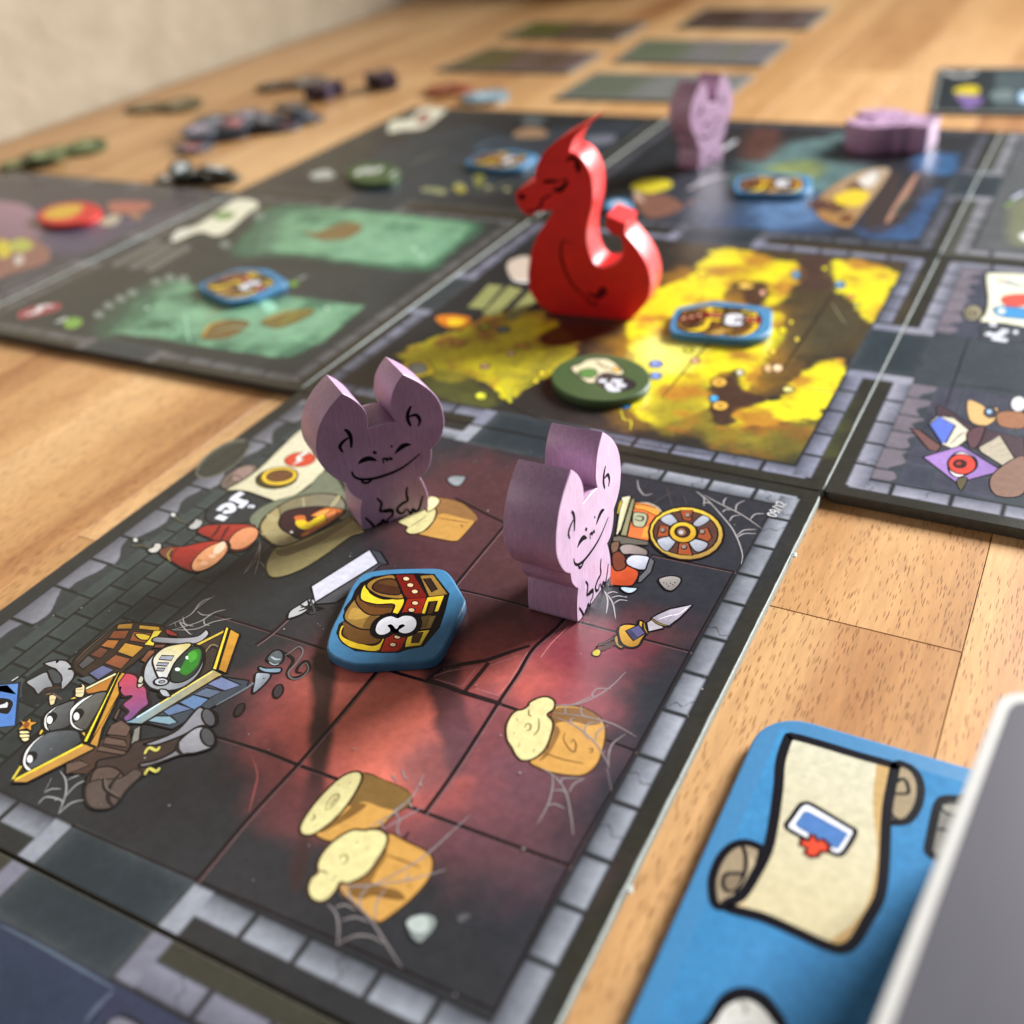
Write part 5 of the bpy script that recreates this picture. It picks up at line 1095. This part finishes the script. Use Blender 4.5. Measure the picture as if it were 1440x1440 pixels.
# small cards laid out beyond the tiles
def card(corners, label, cols, group, h=-.085):
    q = [up(a, b_, h) for a, b_ in corners]; c = (sum(p[0] for p in q)/4, sum(p[1] for p in q)/4)
    root = tag(empty('card', (c[0]*S, -c[1]*S, ZT)), label, 'card', group)
    o = [((p[0]-c[0])*S, -(p[1]-c[1])*S) for p in q]
    meshobj('board', extrude_outline(o, .00003, .0012, .0001, 1), CARD, root)
    k = Ink(0, c, 3); f = lambda u, v: tuple((q[0][m]*(1-u)+q[1][m]*u)*(1-v)+(q[3][m]*(1-u)+q[2][m]*u)*v-c[m] for m in (0, 1))
    for u0, u1, v0, v1, col, g in cols: k.poly([f(u0, v0), f(u1, v0), f(u1, v1), f(u0, v1)], col, ((1, 0), g) if g else None)
    k.build('printed_picture', root, .0012); return root
CARD = plain('dull_card', (96, 98, 92), .5, 500, .1)
CG = 'cards laid out in rows on the far side of the table'
pic = lambda a, b_, c: [(.03, .97, .05, .95, a, b_), (.05, .4, .1, .9, c, None), (.5, .8, .2, .8, b_, a)]
card([(838, 104), (1062, 108), (1012, 146), (778, 140)], 'grey green card nearest the tiles, directly behind the standing figure', pic((108, 112, 100), (124, 124, 122), (100, 106, 90)), CG)
card([(905, 57), (1112, 60), (1072, 94), (862, 88)], 'grey card second nearest, behind the upright figure', pic((110, 112, 96), (118, 112, 116), (100, 108, 84)), CG)
card([(690, 68), (848, 76), (800, 104), (612, 100)], 'brownish card in the left row, just beyond the nearest grey one', pic((92, 72, 44), (110, 88, 84), (94, 84, 44)), CG)
card([(752, 32), (912, 34), (868, 58), (702, 54)], 'brown and olive card in the farther left row', pic((84, 68, 32), (104, 84, 70), (92, 92, 40)), CG)
card([(992, 14), (1170, 14), (1136, 42), (950, 40)], 'dark brown card at the far end of the right row', pic((80, 56, 40), (104, 88, 84), (70, 48, 34)), CG)
dk = card([(1320, 98), (1600, 98), (1620, 166), (1308, 160)], 'black character card at the upper right edge with a small yellow haired person', [(.02, .98, .03, .97, (34, 38, 40), (60, 70, 72)), (.3, .9, .1, .9, (74, 86, 86), (60, 70, 74))], None)
ck = up(1440, 130, -.085)
k = Ink(-.085, ck, 8, crop=t3)
k.shape('1140,390 1200,370 1250,380 1240,410 1170,410', (206, 186, 40), .01); k.shape('1150,410 1260,420 1250,450 1200,470 1170,440', (120, 96, 150), .01); k.line('1100,310 1170,330 1240,310', .2, (176, 176, 172)); k.ell(1440, 420, 22, 24, 0, (200, 220, 230), .03, (70, 150, 210)); k.shape('1300,400 1380,390 1390,430 1310,430', (110, 124, 122), 0)
o = k.build('printed_person', None, 0); cc = dk.location; o.parent = dk; o.location = (ck[0]*S-cc.x, -ck[1]*S-cc.y, .00122)
# loose counters
def counters(spots, group, cols, seed, lab):
    rr = random.Random(seed)
    for i, (px, py, rpx, z, tilt) in enumerate(spots):
        hh = -.1+z*.09; c = up(px, py, hh+.05); e = up(px+rpx, py, hh+.05); R_ = math.hypot(e[0]-c[0], e[1]-c[1])
        sides = rr.choice((6, 8, 24)); a0 = rr.uniform(0, 6); o = [((R_*rr.uniform(.96, 1.04)*math.cos(a0+2*math.pi*q/sides))*S, (R_*math.sin(a0+2*math.pi*q/sides))*S) for q in range(sides)]
        col, ic = cols[i % len(cols)]
        root = tag(empty('counter', (c[0]*S, -c[1]*S, ZT+z*.0020+.00004+(abs(math.sin(tilt))*R_*S))), lab[i], 'cardboard counter', group)
        root.rotation_euler = (tilt*rr.choice((-1, 1)), tilt*.6, 0)
        m = CM.setdefault(col, plain('counter_%d_%d_%d' % col, col, .45, 900, .1))
        meshobj('board', extrude_outline(o, .00002, .0019, .0002, 2), m, root)
        k = Ink(0, (0, 0), 3, f=lambda p: p); k.poly([(R_*.55*math.cos(t*.7+i)*(1+.3*math.sin(t*2.1+i)), R_*.55*math.sin(t*.7+i)*(1+.25*math.cos(t*1.7))) for t in range(9)], ic)
        k.stroke([(R_*.4*math.cos(t+i), R_*.4*math.sin(t*1.3+i)) for t in range(4)], .12, tuple(min(255, v_+50) for v_ in ic)); k.build('printed_emblem', root, .0019)
CM = {}
def L_(base, places): return [base % p for p in places]
counters([(25, 232, 24, 0, 0), (62, 222, 26, 1.0, .06), (85, 213, 25, 0, 0), (122, 209, 24, 0, .08)], 'green counters by the wall', [((84, 96, 54), (112, 130, 60)), ((70, 84, 48), (100, 120, 70))], 1,
  L_('green cardboard counter at the left edge of the photo, %s', ['leftmost of four', 'resting on its neighbour', 'third from the left', 'rightmost of four']))
counters([(205, 151, 24, 0, 0), (255, 149, 25, 0, .05)], 'olive counters by the wall', [((92, 78, 44), (112, 98, 60)), ((80, 74, 46), (112, 100, 66))], 2, L_('olive brown counter near the wall, %s of a pair', ['left one', 'right one']))
PN = ['front left, showing red and grey', 'front left, underneath', 'at the left end', 'near the middle, low', 'in the middle, tilted up', 'on top at the left', 'right of the middle', 'on top near the right', 'at the right end', 'rear right, showing pink', 'rear left, very dark', 'rear middle']
counters([(272, 208, 24, 0, 0), (292, 195, 25, 0, 0), (282, 186, 22, 1.1, .1), (322, 190, 25, 0, .05), (330, 178, 24, 1.2, .12), (300, 172, 24, 1.0, .05), (362, 180, 24, 0, .05), (378, 172, 24, 1.1, .1), (400, 178, 22, 0, 0), (428, 168, 24, 0, .1), (345, 166, 24, 0, .05), (412, 158, 22, 1, .2)], 'pile of dark counters by the wall', [((70, 74, 84), (150, 84, 88)), ((52, 56, 66), (100, 110, 124)), ((92, 96, 108), (140, 130, 146)), ((44, 46, 52), (78, 82, 92))], 3, L_('dark cardboard counter in the big pile by the wall, %s', PN))
counters([(385, 121, 22, 0, 0), (432, 117, 26, 0, .04)], 'dark counters beyond the big pile', [((44, 38, 34), (60, 54, 46)), ((84, 78, 70), (110, 104, 94))], 4, L_('dark counter beyond the big pile, %s', ['darker left one', 'greyer right one']))
counters([(240, 252, 20, 0, 0), (262, 249, 22, .9, .15), (285, 250, 22, 0, .1), (305, 246, 22, 1.2, .25), (318, 252, 18, 0, .1), (255, 242, 16, 1.8, .3)], 'dark and white counters at the tile edge', [((58, 60, 54), (150, 152, 150)), ((50, 54, 50), (96, 104, 100)), ((62, 70, 66), (176, 184, 184))], 5, L_('black and white counter against the edge of the tiles, %s', ['left end of the row', 'second and tilted', 'in the middle', 'tilted, third from the right', 'right end, pale', 'topmost of the heap']))
counters([(630, 126, 30, 0, 0)], None, [((130, 66, 36), (112, 50, 30))], 6, ['flat rust brown counter beyond the dark room tile'])
counters([(683, 137, 33, 0, 0)], None, [((110, 132, 142), (150, 176, 186))], 7, ['pale blue grey counter beyond the dark room tile'])
# small dark violet lump: a pile of wooden bits
VB = wood_paint('dark_violet_wood', (52, 34, 58), .4, .1, .2, .00004)
vb = figure_mesh([(a*.62, b_*.62) for a, b_ in fo], FT*.7, VB, 'violet_figure', 'small dark violet wooden piece lying beyond the dark room tile', None, 'game piece', fc*.62)
c = up(550, 128, -.1); vb.rotation_euler = (math.radians(-90), 0, math.radians(60)); vb.location = (c[0]*S, -c[1]*S, ZT+FT*.8*S+.00003)
vb2 = tag(vb.copy(), 'second dark violet wooden piece, lying flat left of the other one'); COL.objects.link(vb2); vb2.location = ((c[0]-1.0)*S, -(c[1]+.5)*S, ZT+FT*.8*S+.00003); vb2.rotation_euler = (math.radians(-90), 0, math.radians(150))
# dark boxes at the far end of the table
BX = plain('dark_box_card', (42, 36, 30), .5, 60, .3); BX2 = plain('brown_box_card', (66, 40, 24), .5, 60, .3)
def box(name, x0, x1, j0, j1, h, m, m2, label):
    root = tag(empty(name, ((x0+x1)/2*S, -(j0+j1)/2*S, ZT)), label, 'box')
    a, b_ = abs(x1-x0)/2*S, abs(j1-j0)/2*S
    bm = extrude_outline(roundrect(-a, -b_, a, b_, .002, 3), .0001, h*.6*S, .0006, 2); meshobj('box_base', bm, m, root)
    bm = extrude_outline(roundrect(-a-.001, -b_-.001, a+.001, b_+.001, .002, 3), h*.35*S, h*S, .0006, 2); meshobj('lid', bm, m2, root)
box('game_box', -11, -5.2, -33, -26.5, 2.5, BX, BX, 'dark game box on the far end of the table, left of centre')
box('game_box', -2.0, 6.5, -37, -31, 2.5, BX2, BX, 'brown game box at the top edge, upper right')

# ================================================================== dust and paper crumbs
rr = random.Random(77)
k = Ink(0, (0, 0))
for i in range(90):
    x_, y_, r_ = rr.uniform(0, 5.2), rr.uniform(-.2, 5.1), rr.choice((.004, .005, .006, .009)); a0 = rr.uniform(0, 6)
    k.poly([(x_+r_*math.cos(a0+t*1.26)*rr.uniform(.6, 1.3), y_+r_*math.sin(a0+t*1.26)) for t in range(5)], (150, 148, 142))
k.build('dust_specks', NEAR)
for (i_, j_, lab_) in ((5.36, 4.0, 'tiny white paper crumb clinging to the lower right edge of the near tile'), (5.36, .62, 'tiny white paper crumb on the tile edge beside the butt joint of the worktop')):
    bm = bmesh.new(); bmesh.ops.create_icosphere(bm, subdivisions=2, radius=.00042)
    for v_ in bm.verts: v_.co *= rr.uniform(.6, 1.25)
    bm.transform(Matrix.Diagonal((1, 1.7, .6, 1))); tag(meshobj('paper_crumb', bm, PALE, None, (i_*S, -j_*S, -.0001)), lab_, 'paper crumb')
